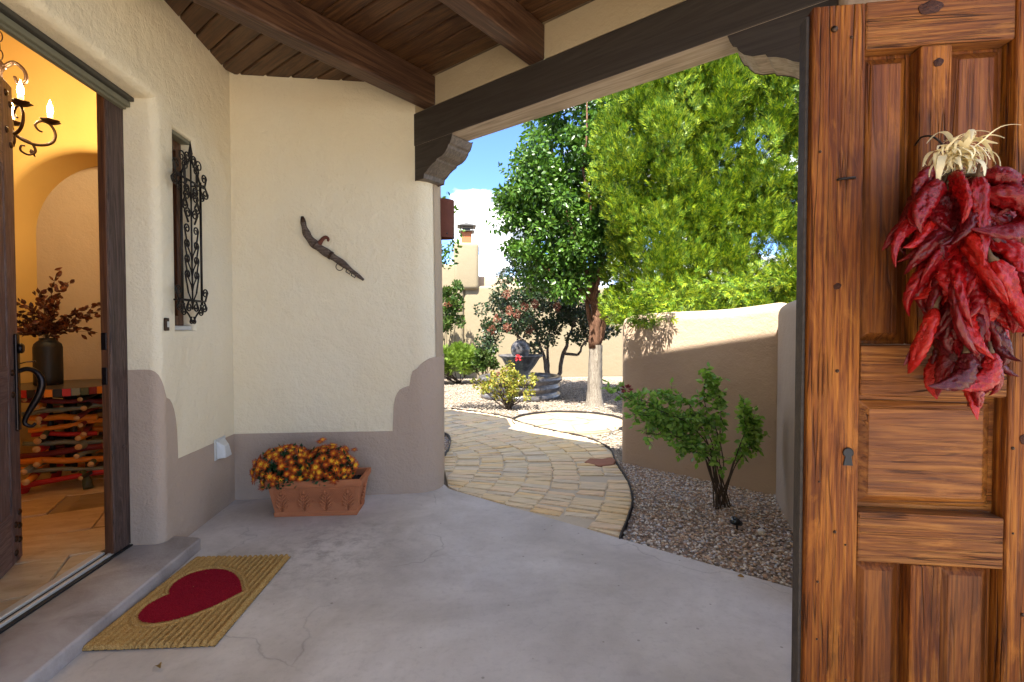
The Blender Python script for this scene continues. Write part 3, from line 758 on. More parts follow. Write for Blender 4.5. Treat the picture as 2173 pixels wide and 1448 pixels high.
# ------------------------------------------------------------------ porch roof
rf = thing('porch_canopy', 'dark timber porch ceiling of planks laid over heavy rafters', 'roof', (0, 1.5, 3.09))
RW = wmat(rf)
rot45 = Matrix.Rotation(rad(-45), 4, 'Z')                        # local x runs along the planks (1,-1), local y across (1,1)
sp_ = .177; s1 = S0; i = 0
while s1 > -1.4:
    s0_ = s1 - sp_; q = []
    for s_ in (s0_ + .005, s1 - .005):
        tmin = max(-3.26 - s_, s_ - 7.56); q.append((s_, tmin))
    tm = min(.6 if s1 > 3.1 else 3.42 - s1, 2.6)
    poly = [xy(q[0][0], q[0][1]), xy(q[0][0], tm), xy(q[1][0], tm), xy(q[1][0], q[1][1])]
    inv = rot45.inverted(); P3 = [inv @ Vector((p[0], p[1], 0)) for p in poly]
    b = MB(); ch = .006; yc = sum(p.y for p in P3) / 4
    lowv = [(p.x, p.y + (ch if p.y < yc else -ch), 3.09) for p in P3]; mid_ = [(p.x, p.y, 3.09 + ch) for p in P3]; top_ = [(p.x, p.y, 3.115) for p in P3]
    n = 4
    b.add(lowv + mid_ + top_, [(3, 2, 1, 0)] + [(k, (k + 1) % 4, 4 + (k + 1) % 4, 4 + k) for k in range(4)] + [(4 + k, 4 + (k + 1) % 4, 8 + (k + 1) % 4, 8 + k) for k in range(4)] + [(8, 9, 10, 11)])
    o = b.build('plank', 'plank', rf); o.matrix_parent_inverse = RW.inverted(); o.rotation_euler = (0, 0, rad(-45))
    s1 = s0_; i += 1
# rafters: across the planks, resting on the lintel
for (t0, t1) in ((-3.925, -3.753), (-2.560, -2.395), (-1.195, -1.03), (.17, .335)):
    x0, x1 = t0 / math.sqrt(2), t1 / math.sqrt(2)
    smin = max(-2.0, -3.24 - t0 if t0 < -1 else -2.0)
    b = MB(); b.box(smin / math.sqrt(2), (S0 + .02) / math.sqrt(2), -x1, -x0, 2.877, 3.088)   # local x along (1,1), local y along (-1,1)
    o = b.build('rafter', 'rafter', rf, bevel=.012, segs=2); o.matrix_parent_inverse = RW.inverted(); o.rotation_euler = (0, 0, rad(45))
# frieze between rafters above the lintel
for (t0, t1) in ((-4.3, -3.925), (-3.753, -2.560), (-2.395, -1.195), (-1.03, .17), (.335, 1.0)):
    p = [xy(S0 + .012, t0), xy(S0 + .012, t1), xy(S0 + .25, t1), xy(S0 + .25, t0)]
    MB().prism(p, 2.882, 3.089).build('frieze_panel', 'frieze', rf, world=True)
top = [(-1.95, -.5), (1.7, -.5), (1.75, 1.2), xy(S0 - .3, .6), xy(S0 + .68, .6), xy(S0 + .68, -.22), xy(S0 + .49, -.22), xy(S0 + .49, -4.1), (-.3, 4.35), (-1.95, 4.35)]  # unseen outline shaped for its shadow; step by the pier shades the near wall
MB().prism(top, 3.118, 3.83).build('parapet', 'tan', rf, bevel=.05, segs=4, world=True)
# taller parapet of the house behind the porch wall
hs = thing('house_block', 'tall stucco house volume above and behind the porch wall', 'building', (-3, 5, 3.5))
MB().prism([(-.22, 4.1), (-.22, 4.74), (-3.2, 7.72), (-6, 7.72), (-6, 4.1)], 3.6, 4.2).build('parapet', 'tan', hs, bevel=.04, segs=3, world=True)
MB().prism([(-.8, 4.55), (-.8, 4.9), (-3.4, 7.3), (-6, 7.3), (-6, 4.55)], -.05, 3.6).build('wall', 'tan', hs, world=True)

# ------------------------------------------------------------------ lintel with corbels
lb = thing('lintel_beam', 'dark brown timber lintel spanning the porch opening on carved corbels', 'beam', (.6, 2.9, 2.63))
LW = wmat(lb)
def beamobj(b, name, mats, bevel=.008, segs=2):
    o = b.build(name, mats, lb, bevel=bevel, segs=segs); o.matrix_parent_inverse = LW.inverted(); o.rotation_euler = (0, 0, rad(-45)); return o
# local: x = t/sqrt2, y = s/sqrt2
r2 = math.sqrt(2); y0, y1 = S0 / r2, (S0 + .262) / r2; xw = -4.068 / r2
b = MB(); b.box(xw - .12, xw + 3.25, y0, y1, 2.63, 2.876)
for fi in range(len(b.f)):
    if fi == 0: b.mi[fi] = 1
beamobj(b, 'beam', ['beam', 'beam_bounce_lit'])
cprof = [(-.10, 2.628), (.395, 2.628), (.385, 2.60), (.372, 2.575), (.355, 2.566), (.348, 2.548), (.325, 2.522), (.29, 2.503), (.235, 2.493), (.226, 2.478), (.195, 2.468), (.155, 2.448), (.125, 2.424), (.100, 2.412), (.092, 2.378), (-.10, 2.374)]
def corbel(x0, sg):
    b = MB(); n = len(cprof); q0, q1 = y0 + .004, y1 + .03
    vs_ = [(x0 + sg * u, q0, z) for u, z in cprof] + [(x0 + sg * u, q1, z) for u, z in cprof]
    fs = [tuple(range(n)), tuple(range(2 * n - 1, n - 1, -1))] + [(i, (i + 1) % n, n + (i + 1) % n, n + i) for i in range(n)]
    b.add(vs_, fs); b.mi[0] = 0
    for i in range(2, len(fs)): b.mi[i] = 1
    return beamobj(b, 'corbel', ['beam', 'corbel' if sg > 0 else 'beam_bounce_lit'], .005)  # one wood: left corbel coloured as shaded, right as lit from below
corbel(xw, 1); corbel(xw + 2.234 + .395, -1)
pier = thing('porch_pier', 'stucco pier carrying the far right end of the dark lintel', 'pier', (1.85, 1.85, 0))
MB().prism([xy(3.40, -.30), xy(3.40, .35), xy(3.84, .35), xy(3.84, -.30)], -.06, 3.11).build('shaft', 'brown_stucco', pier, bevel=.04, segs=4, world=True)

# ------------------------------------------------------------------ garden walls
def wallbox(name, label, a, b_, thick, z0, z1, mat, bev=.1, z0b=-.1, cat='garden wall', n=10):
    a, b_ = Vector(a), Vector(b_); d = (b_ - a).normalized(); nn = Vector((-d.y, d.x)) * thick
    L = (b_ - a).length; b = MB(); vs_ = []
    for i in range(n + 1):
        t = i / n; p = a.lerp(b_, t); z = z0 + (z1 - z0) * t + .012 * math.sin(t * 7)
        for q, zz in ((p, z0b), (p + nn, z0b), (p + nn, z), (p, z)): vs_.append((q.x, q.y, zz))
    fs = [(0, 1, 2, 3), (n * 4 + 3, n * 4 + 2, n * 4 + 1, n * 4)]
    for i in range(n):
        for k in range(4): fs.append((i * 4 + k, (i + 1) * 4 + k, (i + 1) * 4 + (k + 1) % 4, i * 4 + (k + 1) % 4))
    b.add(vs_, fs); o = b.build(name, mat, bevel=bev, segs=6, fix=True)
    return tag(o, label, cat)
wallbox('garden_wall', 'brown stucco garden wall with a sunlit rounded top behind the rose bush', (1.545, 4.475), (2.46, 3.372), .26, 1.37, 1.46, 'brown_stucco', .085)
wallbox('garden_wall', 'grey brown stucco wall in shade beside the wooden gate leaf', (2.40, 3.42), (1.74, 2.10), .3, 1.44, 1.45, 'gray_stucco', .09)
# far wall with fireplace stack
fw = thing('fireplace_wall', 'pale stucco garden wall stepping up to a stout chimney stack', 'garden wall', (.3, 13.1, 0))
MB().box(-3.2, .22, 12.95, 13.5, -.1, 2.98).build('wall', 'garden_stucco', fw, bevel=.1, segs=5, world=True)
MB().box(.222, 6.5, 13.0, 13.35, -.1, 2.42).build('wall', 'garden_stucco', fw, bevel=.09, segs=5, world=True)
b = MB(); b.add([(-.30, 12.92, 2.9), (.42, 12.92, 2.9), (.42, 13.55, 2.9), (-.30, 13.55, 2.9), (-.02, 12.97, 3.52), (.42, 12.97, 3.52), (.42, 13.5, 3.52), (-.02, 13.5, 3.52)], [(3, 2, 1, 0), (4, 5, 6, 7), (0, 1, 5, 4), (1, 2, 6, 5), (2, 3, 7, 6), (3, 0, 4, 7)])
b = MB(); b.box(-.04, .62, 12.90, 13.5, 2.3, 3.55)
b.build('chimney', 'garden_stucco', fw, bevel=.1, segs=5, world=True)
MB().box(.3, 1.7, 13.36, 14.2, 2.0, 2.72).build('far_parapet', 'brown_stucco', fw, bevel=.08, segs=4, world=True)
fl = thing('chimney_flue', 'square clay flue with a dark metal cap on the chimney', 'chimney flue', (.30, 13.2, 3.5))
MB().box(-.14, .14, -.14, .14, 0, .36).build('flue_tile', 'clay', fl, bevel=.01)
MB().box(-.21, .21, -.21, .21, .36, .385).build('flashing', 'darktrim', fl)
for sx in (-.15, .15):
    for sy in (-.15, .15): MB().box(sx - .01, sx + .01, sy - .01, sy + .01, .385, .51).build('post', 'darktrim', fl)
MB().box(-.11, .11, -.11, .11, .385, .46).build('spark_screen', 'darktrim', fl)
MB().add([(-.25, -.25, .51), (.25, -.25, .51), (.25, .25, .51), (-.25, .25, .51), (0, 0, .62), (-.25, -.25, .50), (.25, -.25, .50), (.25, .25, .50), (-.25, .25, .50)], [(0, 1, 4), (1, 2, 4), (2, 3, 4), (3, 0, 4), (8, 7, 6, 5), (5, 6, 1, 0), (6, 7, 2, 1), (7, 8, 3, 2), (8, 5, 0, 3)]).build('cap', 'darktrim', fl)

# ------------------------------------------------------------------ foyer seen through the doorway
FZ = .075
fy = thing('foyer_shell', 'ochre plastered foyer walls with an arched niche inside the doorway', 'room', (-3, 3, 0))
MB().box(-4.4, -1.83, .6, .75, -.05, 3.62).build('wall', 'ochre', fy, world=True)
MB().box(-4.55, -4.4, .6, 4.9, -.05, 3.62).build('wall', 'ochre', fy, world=True)
MB().box(-1.90, -1.83, 2.96, 4.2, -.05, 3.62).build('wall', 'ochre', fy, world=True)
MB().box(-1.90, -1.83, .75, 1.55, -.05, 3.62).build('wall', 'ochre', fy, world=True)
MB().box(-1.90, -1.83, 1.55, 2.96, 2.56, 3.62).build('wall', 'ochre', fy, world=True)
MB().box(-4.55, -1.83, .6, 4.9, 3.62, 3.75).build('ceiling', 'ochre', fy, world=True)
# arched niche front: arch centre (-2.9), radius .6, springing 2.05
AX, AR, AZ = -2.9, .6, 2.05
b = MB(); N_ = 28
ap = [(AX - AR, FZ - .1)] + [(AX + AR * math.cos(rad(180 - 180 * i / N_)), AZ + AR * math.sin(rad(180 - 180 * i / N_))) for i in range(N_ + 1)] + [(AX + AR, FZ - .1)]
yf, yb, rb = 4.2, 4.65, .07
def ring_(off, y): 
    out = []
    for x, z in ap:
        if z < AZ: out.append((AX + (x - AX) * (AR + off) / AR, y, z))
        else: out.append((AX + (x - AX) * (AR + off) / AR, y, AZ + (z - AZ) * (AR + off) / AR))
    return out
rings = [ring_(rb * (1 - math.sin(rad(a))), yf + rb * (1 - math.cos(rad(a)))) for a in (0, 18, 36, 54, 72, 90)] + [ring_(0, yb)]
n = len(ap); vs_ = [p for r in rings for p in r]
b.add(vs_, [(i * n + k, i * n + k + 1, (i + 1) * n + k + 1, (i + 1) * n + k) for i in range(len(rings) - 1) for k in range(n - 1)])
o_ = rings[0]; out_ = [(-4.4, yf, FZ - .1)] + [(AX + (p[0] - AX) * 3, yf, min(3.62, AZ + (p[2] - AZ) * 3)) if p[2] >= AZ else None for p in o_[1:-1]] + [(-1.85, yf, FZ - .1)]
out_[1:-1] = [(max(-4.4, min(-1.85, p[0])), yf, p[2]) for p in out_[1:-1]]
b.add(o_ + out_, [(k + 1, k, n + k, n + k + 1) for k in range(n - 1)])
b.add([(-4.4, yf, 3.62), (-1.85, yf, 3.62), (-1.85, yf, 2.0), (-4.4, yf, 2.0)], [(0, 1, 2, 3)]) if False else None
b.build('niche_front', 'ochre', fy, True, world=True).modifiers.new('split', 'EDGE_SPLIT').split_angle = rad(40)
MB().box(-4.4, -1.83, 4.65, 4.8, -.05, 3.62).build('niche_back', 'ochre', fy, world=True)
MB().box(-4.4, -1.9, yf + .005, yf + .03, 2.72, 3.62).build('niche_lintel', 'ochre', fy, world=True)

ff = MB().box(-4.4, -1.862, .75, 4.66, -.05, FZ - .006).build('foyer_floor', 'grout'); tag(ff, kind='structure')
tile_rot = rad(22)
ctr = Vector((-2.5, 3.2))
for i in range(-5, 6):
    for j in range(-7, 8):
        cx, cy = i * .61 + (j % 2) * .3, j * .405
        p = Vector((cx * math.cos(tile_rot) - cy * math.sin(tile_rot), cx * math.sin(tile_rot) + cy * math.cos(tile_rot))) + ctr
        q = []
        for a, c in ((-.302, -.2), (.302, -.2), (.302, .2), (-.302, .2)):
            q.append((p.x + a * math.cos(tile_rot) - c * math.sin(tile_rot), p.y + a * math.sin(tile_rot) + c * math.cos(tile_rot)))
        for A, B_, C_ in ((1, 0, -4.38), (-1, 0, 1.864), (0, 1, .77), (0, -1, -4.64)):
            q = clip(q, A, B_, C_)
            if len(q) < 3: break
        if len(q) < 3 or poly_area(q) < .004: continue
        dark = abs(i) <= 0 and j == 1
        stone_piece(q, FZ, ff, 'travertine_d' if dark else 'travertine', 'tile', FZ - .02, .002)

# ------------------------------------------------------------------ door frame, threshold
b = MB().box(-1.817, -1.775, 2.749, 2.895, .075, 2.56).box(-1.817, -1.775, 1.58, 1.72, .075, 2.56)
dfm = b.build('door_frame', 'jamb', ew, bevel=.005, world=True); dfm['label'] = 'weathered dark timber door frame'
def dpart(b, name, mat, bev=0): return b.build(name, mat, dfm, bevel=bev)
dpart(MB().box(-1.817, -1.7755, 1.722, 2.748, 2.475, 2.56), 'header', 'jamb_y', .005)
dpart(MB().box(-1.815, -1.779, 2.7375, 2.7485, .08, 2.47), 'jamb_lining', 'jamb_in', .002)
dpart(MB().box(-1.774, -1.735, 1.61, 2.873, 2.445, 2.473), 'drip_trim', 'greytrim', .004)
dpart(MB().box(-1.774, -1.715, 1.61, 2.873, 2.475, 2.498), 'head_flashing', 'darktrim', .005)
dpart(MB().box(-1.774, -1.750, 1.74, 2.86, 2.430, 2.4435), 'weather_strip', 'greytrim')
for z in (1.19, 1.01): dpart(MB().box(-1.812, -1.785, 2.731, 2.737, z - .045, z + .045), 'strike_plate', 'bronze', .003)
o = dpart(MB().lathe([(0.001, 0), (.012, .0), (.012, .006), (.004, .008)], 12), 'peg', 'jamb'); o.location = (-1.774, 2.83, .62); o.rotation_euler = (0, rad(90), 0)
th = thing('door_threshold', 'ridged metal threshold sill at the foot of the doorway', 'threshold', (-1.8, 2.3, .065))
MB().box(-1.86, -1.82, 1.725, 2.747, .066, .092).build('inner_ridge', 'alum', th, bevel=.005, world=True)
MB().box(-1.8185, -1.803, 1.725, 2.747, .066, .080).build('channel', 'black', th, world=True)
MB().box(-1.802, -1.785, 1.61, 2.872, .066, .086).build('outer_ridge', 'alum', th, bevel=.004, world=True)
MB().box(-1.784, -1.762, 1.61, 2.872, .066, .074).build('nosing', 'black', th, world=True)

# ------------------------------------------------------------------ open entry door
DW, DH = 1.03, 2.385
ang = math.atan2(.918, -.397)
dr = thing('entry_door', 'weathered purple brown plank entry door standing ajar with iron studs', 'door', (-1.835, 1.80, .086), ang)
# local x hinge->free edge, local y: +y is outdoors side? outdoors is to the right of travel => -y
MB().box(.13, DW - .135, -.018, .018, .16, DH - .16).build('panel', 'door', dr)
for k in range(4): MB().box(.135 + k * .192, .135 + (k + 1) * .192 - .006, -.026, -.0185, .26, DH - .2).build('board', 'door', dr, bevel=.003)
MB().box(0, .13, -.03, .03, 0, DH).build('stile', 'door', dr, bevel=.005)
MB().box(DW - .13, DW, -.03, .03, 0, DH).build('stile', 'door', dr, bevel=.005)
MB().box(.131, DW - .131, -.03, .03, 0, .26).build('rail', 'door_h', dr, bevel=.005)
MB().box(.131, DW - .131, -.029, .029, .80, .99).build('rail', 'door_h', dr, bevel=.005)
b = MB(); N_ = 14; hx = (DW - .262) / 2
vs_ = [];
for i in range(N_ + 1):
    x = -hx + 2 * hx * i / N_; z = DH - .20 - .26 * (x / hx) ** 2
    vs_ += [(DW / 2 + x, -.030, z), (DW / 2 + x, .03, z), (DW / 2 + x, .03, DH), (DW / 2 + x, -.030, DH)]
fs = [(0, 1, 2, 3)[::-1], tuple(N_ * 4 + k for k in range(4))]
for i in range(N_):
    for k in range(4): fs.append((i * 4 + k, i * 4 + (k + 1) % 4, (i + 1) * 4 + (k + 1) % 4, (i + 1) * 4 + k))
b.add(vs_, fs).build('arched_rail', 'door_h', dr, bevel=.005, fix=True)
stud = MB().lathe([(.017, 0), (.0165, .003), (.013, .007), (.006, .0095), (.001, .010)], 14).mesh('stud', True)
for x, z in [(DW - .035, .10), (DW - .035, .17), (DW - .035, .24), (DW - .085, .12), (DW - .085, .19), (DW - .085, .05), (DW - .035, DH - .10), (DW - .085, DH - .06), (DW - .035, DH - .30), (DW - .085, DH - .24), (DW - .085, .84), (DW - .085, .95), (.05, .84), (.05, .95)]:
    o = link('stud', stud, 'iron_brown', dr); o.location = (x, -.03, z); o.rotation_euler = (rad(90), 0, 0)
hd = link('handle_set', MB().box(DW - .062, DW - .02, -.044, -.031, .655, 1.145).mesh('handle_plate'), 'bronze', dr)
bv = hd.modifiers.new('bevel', 'BEVEL'); bv.width = .008; bv.segments = 3
pts = smooth_path([(DW - .04, -.04, .955), (DW - .04, -.075, .965), (DW - .04, -.11, .945), (DW - .04, -.128, .895), (DW - .04, -.115, .83), (DW - .04, -.085, .765), (DW - .04, -.063, .715), (DW - .04, -.062, .685), (DW - .04, -.085, .672), (DW - .04, -.10, .685)], 5)
rr = [.011 + .006 * math.exp(-((i - 18) / 9) ** 2) - .004 * max(0, (i - 30) / 16) for i in range(len(pts))]
link('grip', MB().tube(pts, rr, 10).mesh('grip', True), 'bronze', hd)
link('thumb_latch', MB().tube([(DW - .04, -.04, .99), (DW - .04, -.07, 1.0), (DW - .04, -.105, 1.002)], [.005, .006, .009], 8, flat=((0, 0, 1), .45)).mesh('thumb_latch', True), 'bronze', hd)
o = link('lock_cylinder', MB().lathe([(.026, 0), (.026, .012), (.02, .018), (.001, .018)], 20).mesh('lock_cylinder', True), 'bronze', hd); o.location = (DW - .04, -.044, 1.07); o.rotation_euler = (rad(90), 0, 0)

# ------------------------------------------------------------------ narrow window in the wall
wn = thing('side_window', 'narrow timber window recessed in the cream wall beside the doorway', 'window', (-1.75, 3.155, 1.247))
MB().box(-1.78, -1.685, 3.048, 3.105, 1.275, 2.395).build('frame', 'jamb_in', wn, bevel=.004, world=True)
MB().box(-1.78, -1.685, 3.205, 3.262, 1.275, 2.395).build('frame', 'jamb_in', wn, bevel=.004, world=True)
MB().box(-1.78, -1.685, 3.106, 3.204, 2.335, 2.395).build('frame', 'jamb_in', wn, bevel=.004, world=True)
MB().box(-1.78, -1.685, 3.106, 3.204, 1.275, 1.335).build('frame', 'jamb_in', wn, bevel=.004, world=True)
MB().box(-1.745, -1.735, 3.105, 3.205, 1.335, 2.335).build('pane', 'glass', wn, world=True)
MB().box(-1.78, -1.64, 3.045, 3.265, 1.2475, 1.273).build('sill', 'white_plastic', wn, bevel=.004, world=True)
MB().box(-1.78, -1.635, 3.045, 3.265, 2.396, 2.4185).build('head_trim', 'greytrim', wn, bevel=.003, world=True)

# ------------------------------------------------------------------ wrought iron grille in front of the window
gr = thing('window_grille', 'black wrought iron scroll grille over the narrow window', 'grille', (-1.565, 3.128, 1.29))
def gpart(pts, r, name, n=6):
    return link(name, MB().tube([(0, p[0], p[1]) for p in pts], r, n).mesh(name, True), 'iron', gr)
Z0 = 1.29
bar = lambda y0, z0, y1, z1, r=.006, nm='bar': gpart([(y0, z0 - Z0), (y1, z1 - Z0)], r, nm)
for y in (-.108, .108): bar(y, 1.40, y, 2.16, .0075)
bar(-.15, 2.135, .15, 2.135, .007); bar(-.14, 1.425, .14, 1.425, .007); bar(0, 1.37, 0, 2.28, .005)
for sy in (-.108, 0, .108):                               # stand-offs into the wall
    if sy:
        for z in (1.425, 2.135): link('stand_off', MB().tube([(-.055, sy, z - Z0), (0, sy, z - Z0)], .005, 6).mesh('stand_off', True), 'iron', gr)
fin = MB().tube([(0, 0, 2.27 - Z0), (0, 0, 2.30 - Z0), (0, 0, 2.325 - Z0), (0, 0, 2.375 - Z0)], [.004, .013, .009, .001], 8); link('finial', fin.mesh('finial', True), 'iron', gr)
def scroll_mesh(curl=1.55, lead=.10, r=.03):
    pts = []
    for i in range(7):                                    # lead-in sweeping out of the spine
        t = i / 6; pts.append((t * r * 1.15 + .004 * math.sin(PI * t), -lead * (1 - t) ** 1.6))
    c = (r * 1.15 - r, 0); N_ = 26
    for i in range(1, N_ + 1):
        t = i / N_; a = t * curl * 2 * PI; q = r * (1 - .78 * t)
        pts.append((c[0] + q * math.cos(a) + (0 if True else 0), c[1] + q * math.sin(a)))
    return MB().tube([(0, p[0], p[1]) for p in pts], [.0052 - .002 * (i / len(pts)) for i in range(len(pts))], 6).mesh('scroll', True)
SM = [scroll_mesh(1.35, .10, .027), scroll_mesh(1.5, .05, .030), scroll_mesh(1.25, .16, .034)]
def scroll(k, y, z, s=1., sy=1, sz=1, rot=0.):
    o = link('scroll', SM[k], 'iron', gr); o.location = (0, y, z - Z0); o.scale = (1, s * sy, s * sz); o.rotation_euler = (rot * sy, 0, 0)
for sgn in (-1, 1):
    for z in (1.575, 1.665, 1.755, 1.845): scroll(0, .045 * sgn, z, 1.05, sgn, 1)
    for z in (1.575, 1.665, 1.755, 1.845):
        gpart([(0, z - .19 - Z0), (.012 * sgn, z - .15 - Z0), (.045 * sgn, z - .105 - Z0)], .0042, 'vine')
    scroll(1, .035 * sgn, 1.94, 1.1, sgn, 1); scroll(1, .06 * sgn, 1.985, 1.1, sgn, -1)
    scroll(1, .045 * sgn, 2.04, 1., sgn, 1); scroll(1, .04 * sgn, 2.085, 1., sgn, -1)
    gpart([(0, 2.02 - Z0), (.03 * sgn, 2.09 - Z0), (.085 * sgn, 2.105 - Z0)], .0045, 'vine')
    scroll(1, .15 * sgn, 2.19, 1.0, sgn, 1, .2); scroll(1, .165 * sgn, 2.10, 1.05, sgn, -1, .2)
    scroll(1, .12 * sgn, 2.07, .9, sgn, -1, .3); scroll(2, .10 * sgn, 2.25, 1., -sgn, 1, .25)
    scroll(2, .055 * sgn, 2.21, .9, sgn, 1); scroll(1, .03 * sgn, 2.27, .9, sgn, 1)
    gpart([(.108 * sgn, 2.14 - Z0), (.075 * sgn, 2.20 - Z0), (.03 * sgn, 2.235 - Z0), (0, 2.275 - Z0)], .005, 'vine')
    gpart([(.108 * sgn, 2.14 - Z0), (.15 * sgn, 2.15 - Z0), (.16 * sgn, 2.135 - Z0)], .005, 'vine')
    scroll(1, .145 * sgn, 1.475, 1., sgn, 1, .1); scroll(1, .135 * sgn, 1.385, .9, sgn, -1, .1)
    scroll(1, .09 * sgn, 1.36, .85, sgn, -1); scroll(1, .035 * sgn, 1.385, .9, sgn, -1)
    gpart([(.108 * sgn, 1.425 - Z0), (.085 * sgn, 1.37 - Z0), (.04 * sgn, 1.335 - Z0), (.008 * sgn, 1.30 - Z0)], .005, 'vine')
    scroll(1, .012 * sgn, 1.30, .55, sgn, -1)

# ------------------------------------------------------------------ doorbell, step light
db = thing('doorbell', 'small brown doorbell button beside the doorway', 'doorbell', (XW + .001, 2.93, 1.28))
MB().box(0, .014, -.017, .017, -.036, .036).build('housing', 'iron_brown', db, bevel=.004)
MB().box(.0145, .018, -.009, .009, -.016, .016).build('button', 'white_plastic', db, bevel=.002)
lt = thing('step_light', 'pale grey wedge shaped step light low on the house wall', 'wall light', (XW + .003, 3.53, .44))
MB().box(0, .008, -.075, .075, -.07, .07).build('back_plate', 'white_plastic', lt, bevel=.002)
MB().add([(.008, -.06, .06), (.008, .06, .06), (.008, .06, -.062), (.008, -.06, -.062), (.062, -.05, -.06), (.062, .05, -.06), (.05, -.03, .02), (.05, .03, .02)],
         [(0, 6, 7, 1), (0, 3, 4, 6), (1, 7, 5, 2), (6, 4, 5, 7), (3, 2, 5, 4), (0, 1, 2, 3)]).build('hood', 'white_plastic', lt, bevel=.006, fix=True)

# ------------------------------------------------------------------ old wooden yoke on the porch wall
yk = thing('wooden_yoke', 'weathered curved wooden yoke with iron fittings hung on the porch wall', 'wall decoration', (-.88, 3.762, 1.84))
ypts = smooth_path([(-.226, -.035, .222), (-.212, -.045, .16), (-.19, -.048, .10), (-.15, -.048, .045), (-.095, -.047, .0), (-.02, -.045, -.05), (.06, -.042, -.105), (.14, -.038, -.17), (.205, -.035, -.222)], 5)
n = len(ypts); rr = [.012 + .018 * math.sin(PI * min(1, (i / n) * 1.15)) ** .7 + .003 * math.sin(i * .9) for i in range(n)]
link('bar', MB().tube(ypts, rr, 12, flat=((0, 1, 0), .7)).mesh('bar', True), 'yoke', yk)
link('tip_ferrule', MB().tube([(-.228, -.036, .235), (-.224, -.036, .215), (-.217, -.04, .19)], [.010, .017, .018], 10).mesh('tip_ferrule', True), 'iron_brown', yk)
hk = smooth_path([(-.115, -.05, .02), (-.098, -.052, .05), (-.075, -.052, .078), (-.055, -.052, .085), (-.042, -.052, .072), (-.045, -.052, .055)], 4)
link('hook', MB().tube(hk, [.022, .021, .02, .019, .018, .016, .015, .015, .014, .014, .013, .013, .012, .012, .011, .011, .010, .010, .009, .008, .006], 8, flat=((0, 1, 0), .5)).mesh('hook', True), 'rust', yk)
for p, q in ((ypts[24], ypts[25]), (ypts[16], ypts[17])):
    link('band', MB().tube([p, q], .0315, 12, flat=((0, 1, 0), .72)).mesh('band', True), 'iron_brown', yk)
link('ring', MB().tube([(.035 + .026 * math.cos(a), -.045, -.128 + .026 * math.sin(a)) for a in np.linspace(0, 2 * PI, 25)], .0032, 6).mesh('ring', True), 'iron', yk)
for k in (0, 1):
    x = .098 + k * .037; z = -.158 - k * .026
    link('staple', MB().tube([(x - .012, -.04, z + .018), (x - .017, -.05, z - .006), (x + .009, -.05, z - .024), (x + .014, -.04, z - .0)], .0042, 6).mesh('staple', True), 'iron', yk)

# ------------------------------------------------------------------ coir doormat with a heart
mt = thing('doormat', 'tan coir doormat with a dark red heart lying against the step', 'doormat', (-1.175, 2.405, .001), rad(-3.2))
WX, LY = .505, .755
def heart_r(a):                                            # outline in polar form about its centre, tip towards +x
    return a
def hfun(x, y):                                            # <0 inside; heart about origin, tip +x
    x = -(x - .012) / .178; y = y / .185                  # x now points to the lobes
    yy = x * .92 + .18; xx = y * .98
    yy2 = yy
    return (xx * xx + yy2 * yy2 - 1) ** 3 - xx * xx * yy2 ** 3 if True else 0
nx, ny = 116, 168
X_ = np.linspace(-WX / 2, WX / 2, nx); Y_ = np.linspace(-LY / 2, LY / 2, ny)
gx, gy = np.meshgrid(X_, Y_, indexing='ij')
def hval(px, py, grow=0.):
    s_ = 1 + grow
    a = -(px + .004) / (.170 * s_) + .12; c = py / (.205 * s_)
    return (c * c + a * a - 1) ** 3 - c * c * a ** 3
inside = hval(gx, gy) < 0; ringm = (hval(gx, gy, .10) < 0) & ~(hval(gx, gy, .045) < 0); rim = hval(gx, gy, .16) < 0
hgt = np.full(gx.shape, .022)
rid = np.clip(np.cos(gx / .0275 * 2 * PI) * .5 + .5, 0, 1) ** 2.2
smooth_zone = np.clip((gx + .10 + .0 * gy) / .06, 0, 1) * np.clip((np.abs(gy) + .02) / .02, 0, 1)
hgt += np.where(rim, 0, -.017 * rid * (.3 + .7 * smooth_zone))
hgt -= np.where(rim & ~(hval(gx, gy, .10) < 0), .005, 0); hgt += np.where(ringm, .001, 0); hgt -= np.where(hval(gx, gy, .045) < 0, .006, 0)
hgt += rng.normal(0, .0008, gx.shape)
edge = np.minimum(np.minimum(gx + WX / 2, WX / 2 - gx), np.minimum(gy + LY / 2, LY / 2 - gy)); hgt -= np.where(edge < .004, .006, 0)
gx2 = gx + rng.normal(0, .0012, gx.shape); gy2 = gy + rng.normal(0, .0012, gx.shape)
vs_ = np.stack([gx2, gy2, hgt], 2).reshape(-1, 3).tolist()
fs = [(i * ny + j, (i + 1) * ny + j, (i + 1) * ny + j + 1, i * ny + j + 1) for i in range(nx - 1) for j in range(ny - 1)]
b = MB().add(vs_, fs); b.build('coir_pile', 'coir', mt)
MB().box(-WX / 2 + .001, WX / 2 - .001, -LY / 2 + .001, LY / 2 - .001, 0, .0045).build('rubber_back', 'black', mt)
b = MB(); side = []
for (i0, j0, di, dj, n_) in ((0, 0, 1, 0, nx - 1), (nx - 1, 0, 0, 1, ny - 1), (nx - 1, ny - 1, -1, 0, nx - 1), (0, ny - 1, 0, -1, ny - 1)):
    for k in range(n_): side.append((i0 + di * k, j0 + dj * k))
vs2 = []; 
for (i, j) in side: p = vs_[i * ny + j]; vs2 += [tuple(p), (p[0], p[1], .003)]
m_ = len(side); b.add(vs2, [(2 * k, 2 * k + 1, (2 * k + 3) % (2 * m_), (2 * k + 2) % (2 * m_)) for k in range(m_)]).build('pile_edge', 'coir', mt)
hm = MB(); gi = np.argwhere(hval(gx, gy, .03) < 0)
hx_ = np.linspace(-.2, .2, 90); hy_ = np.linspace(-.26, .26, 110); hg = np.array([[hval(a, c) < 0 for c in hy_] for a in hx_])
vid = {}; hv = []; hf = []
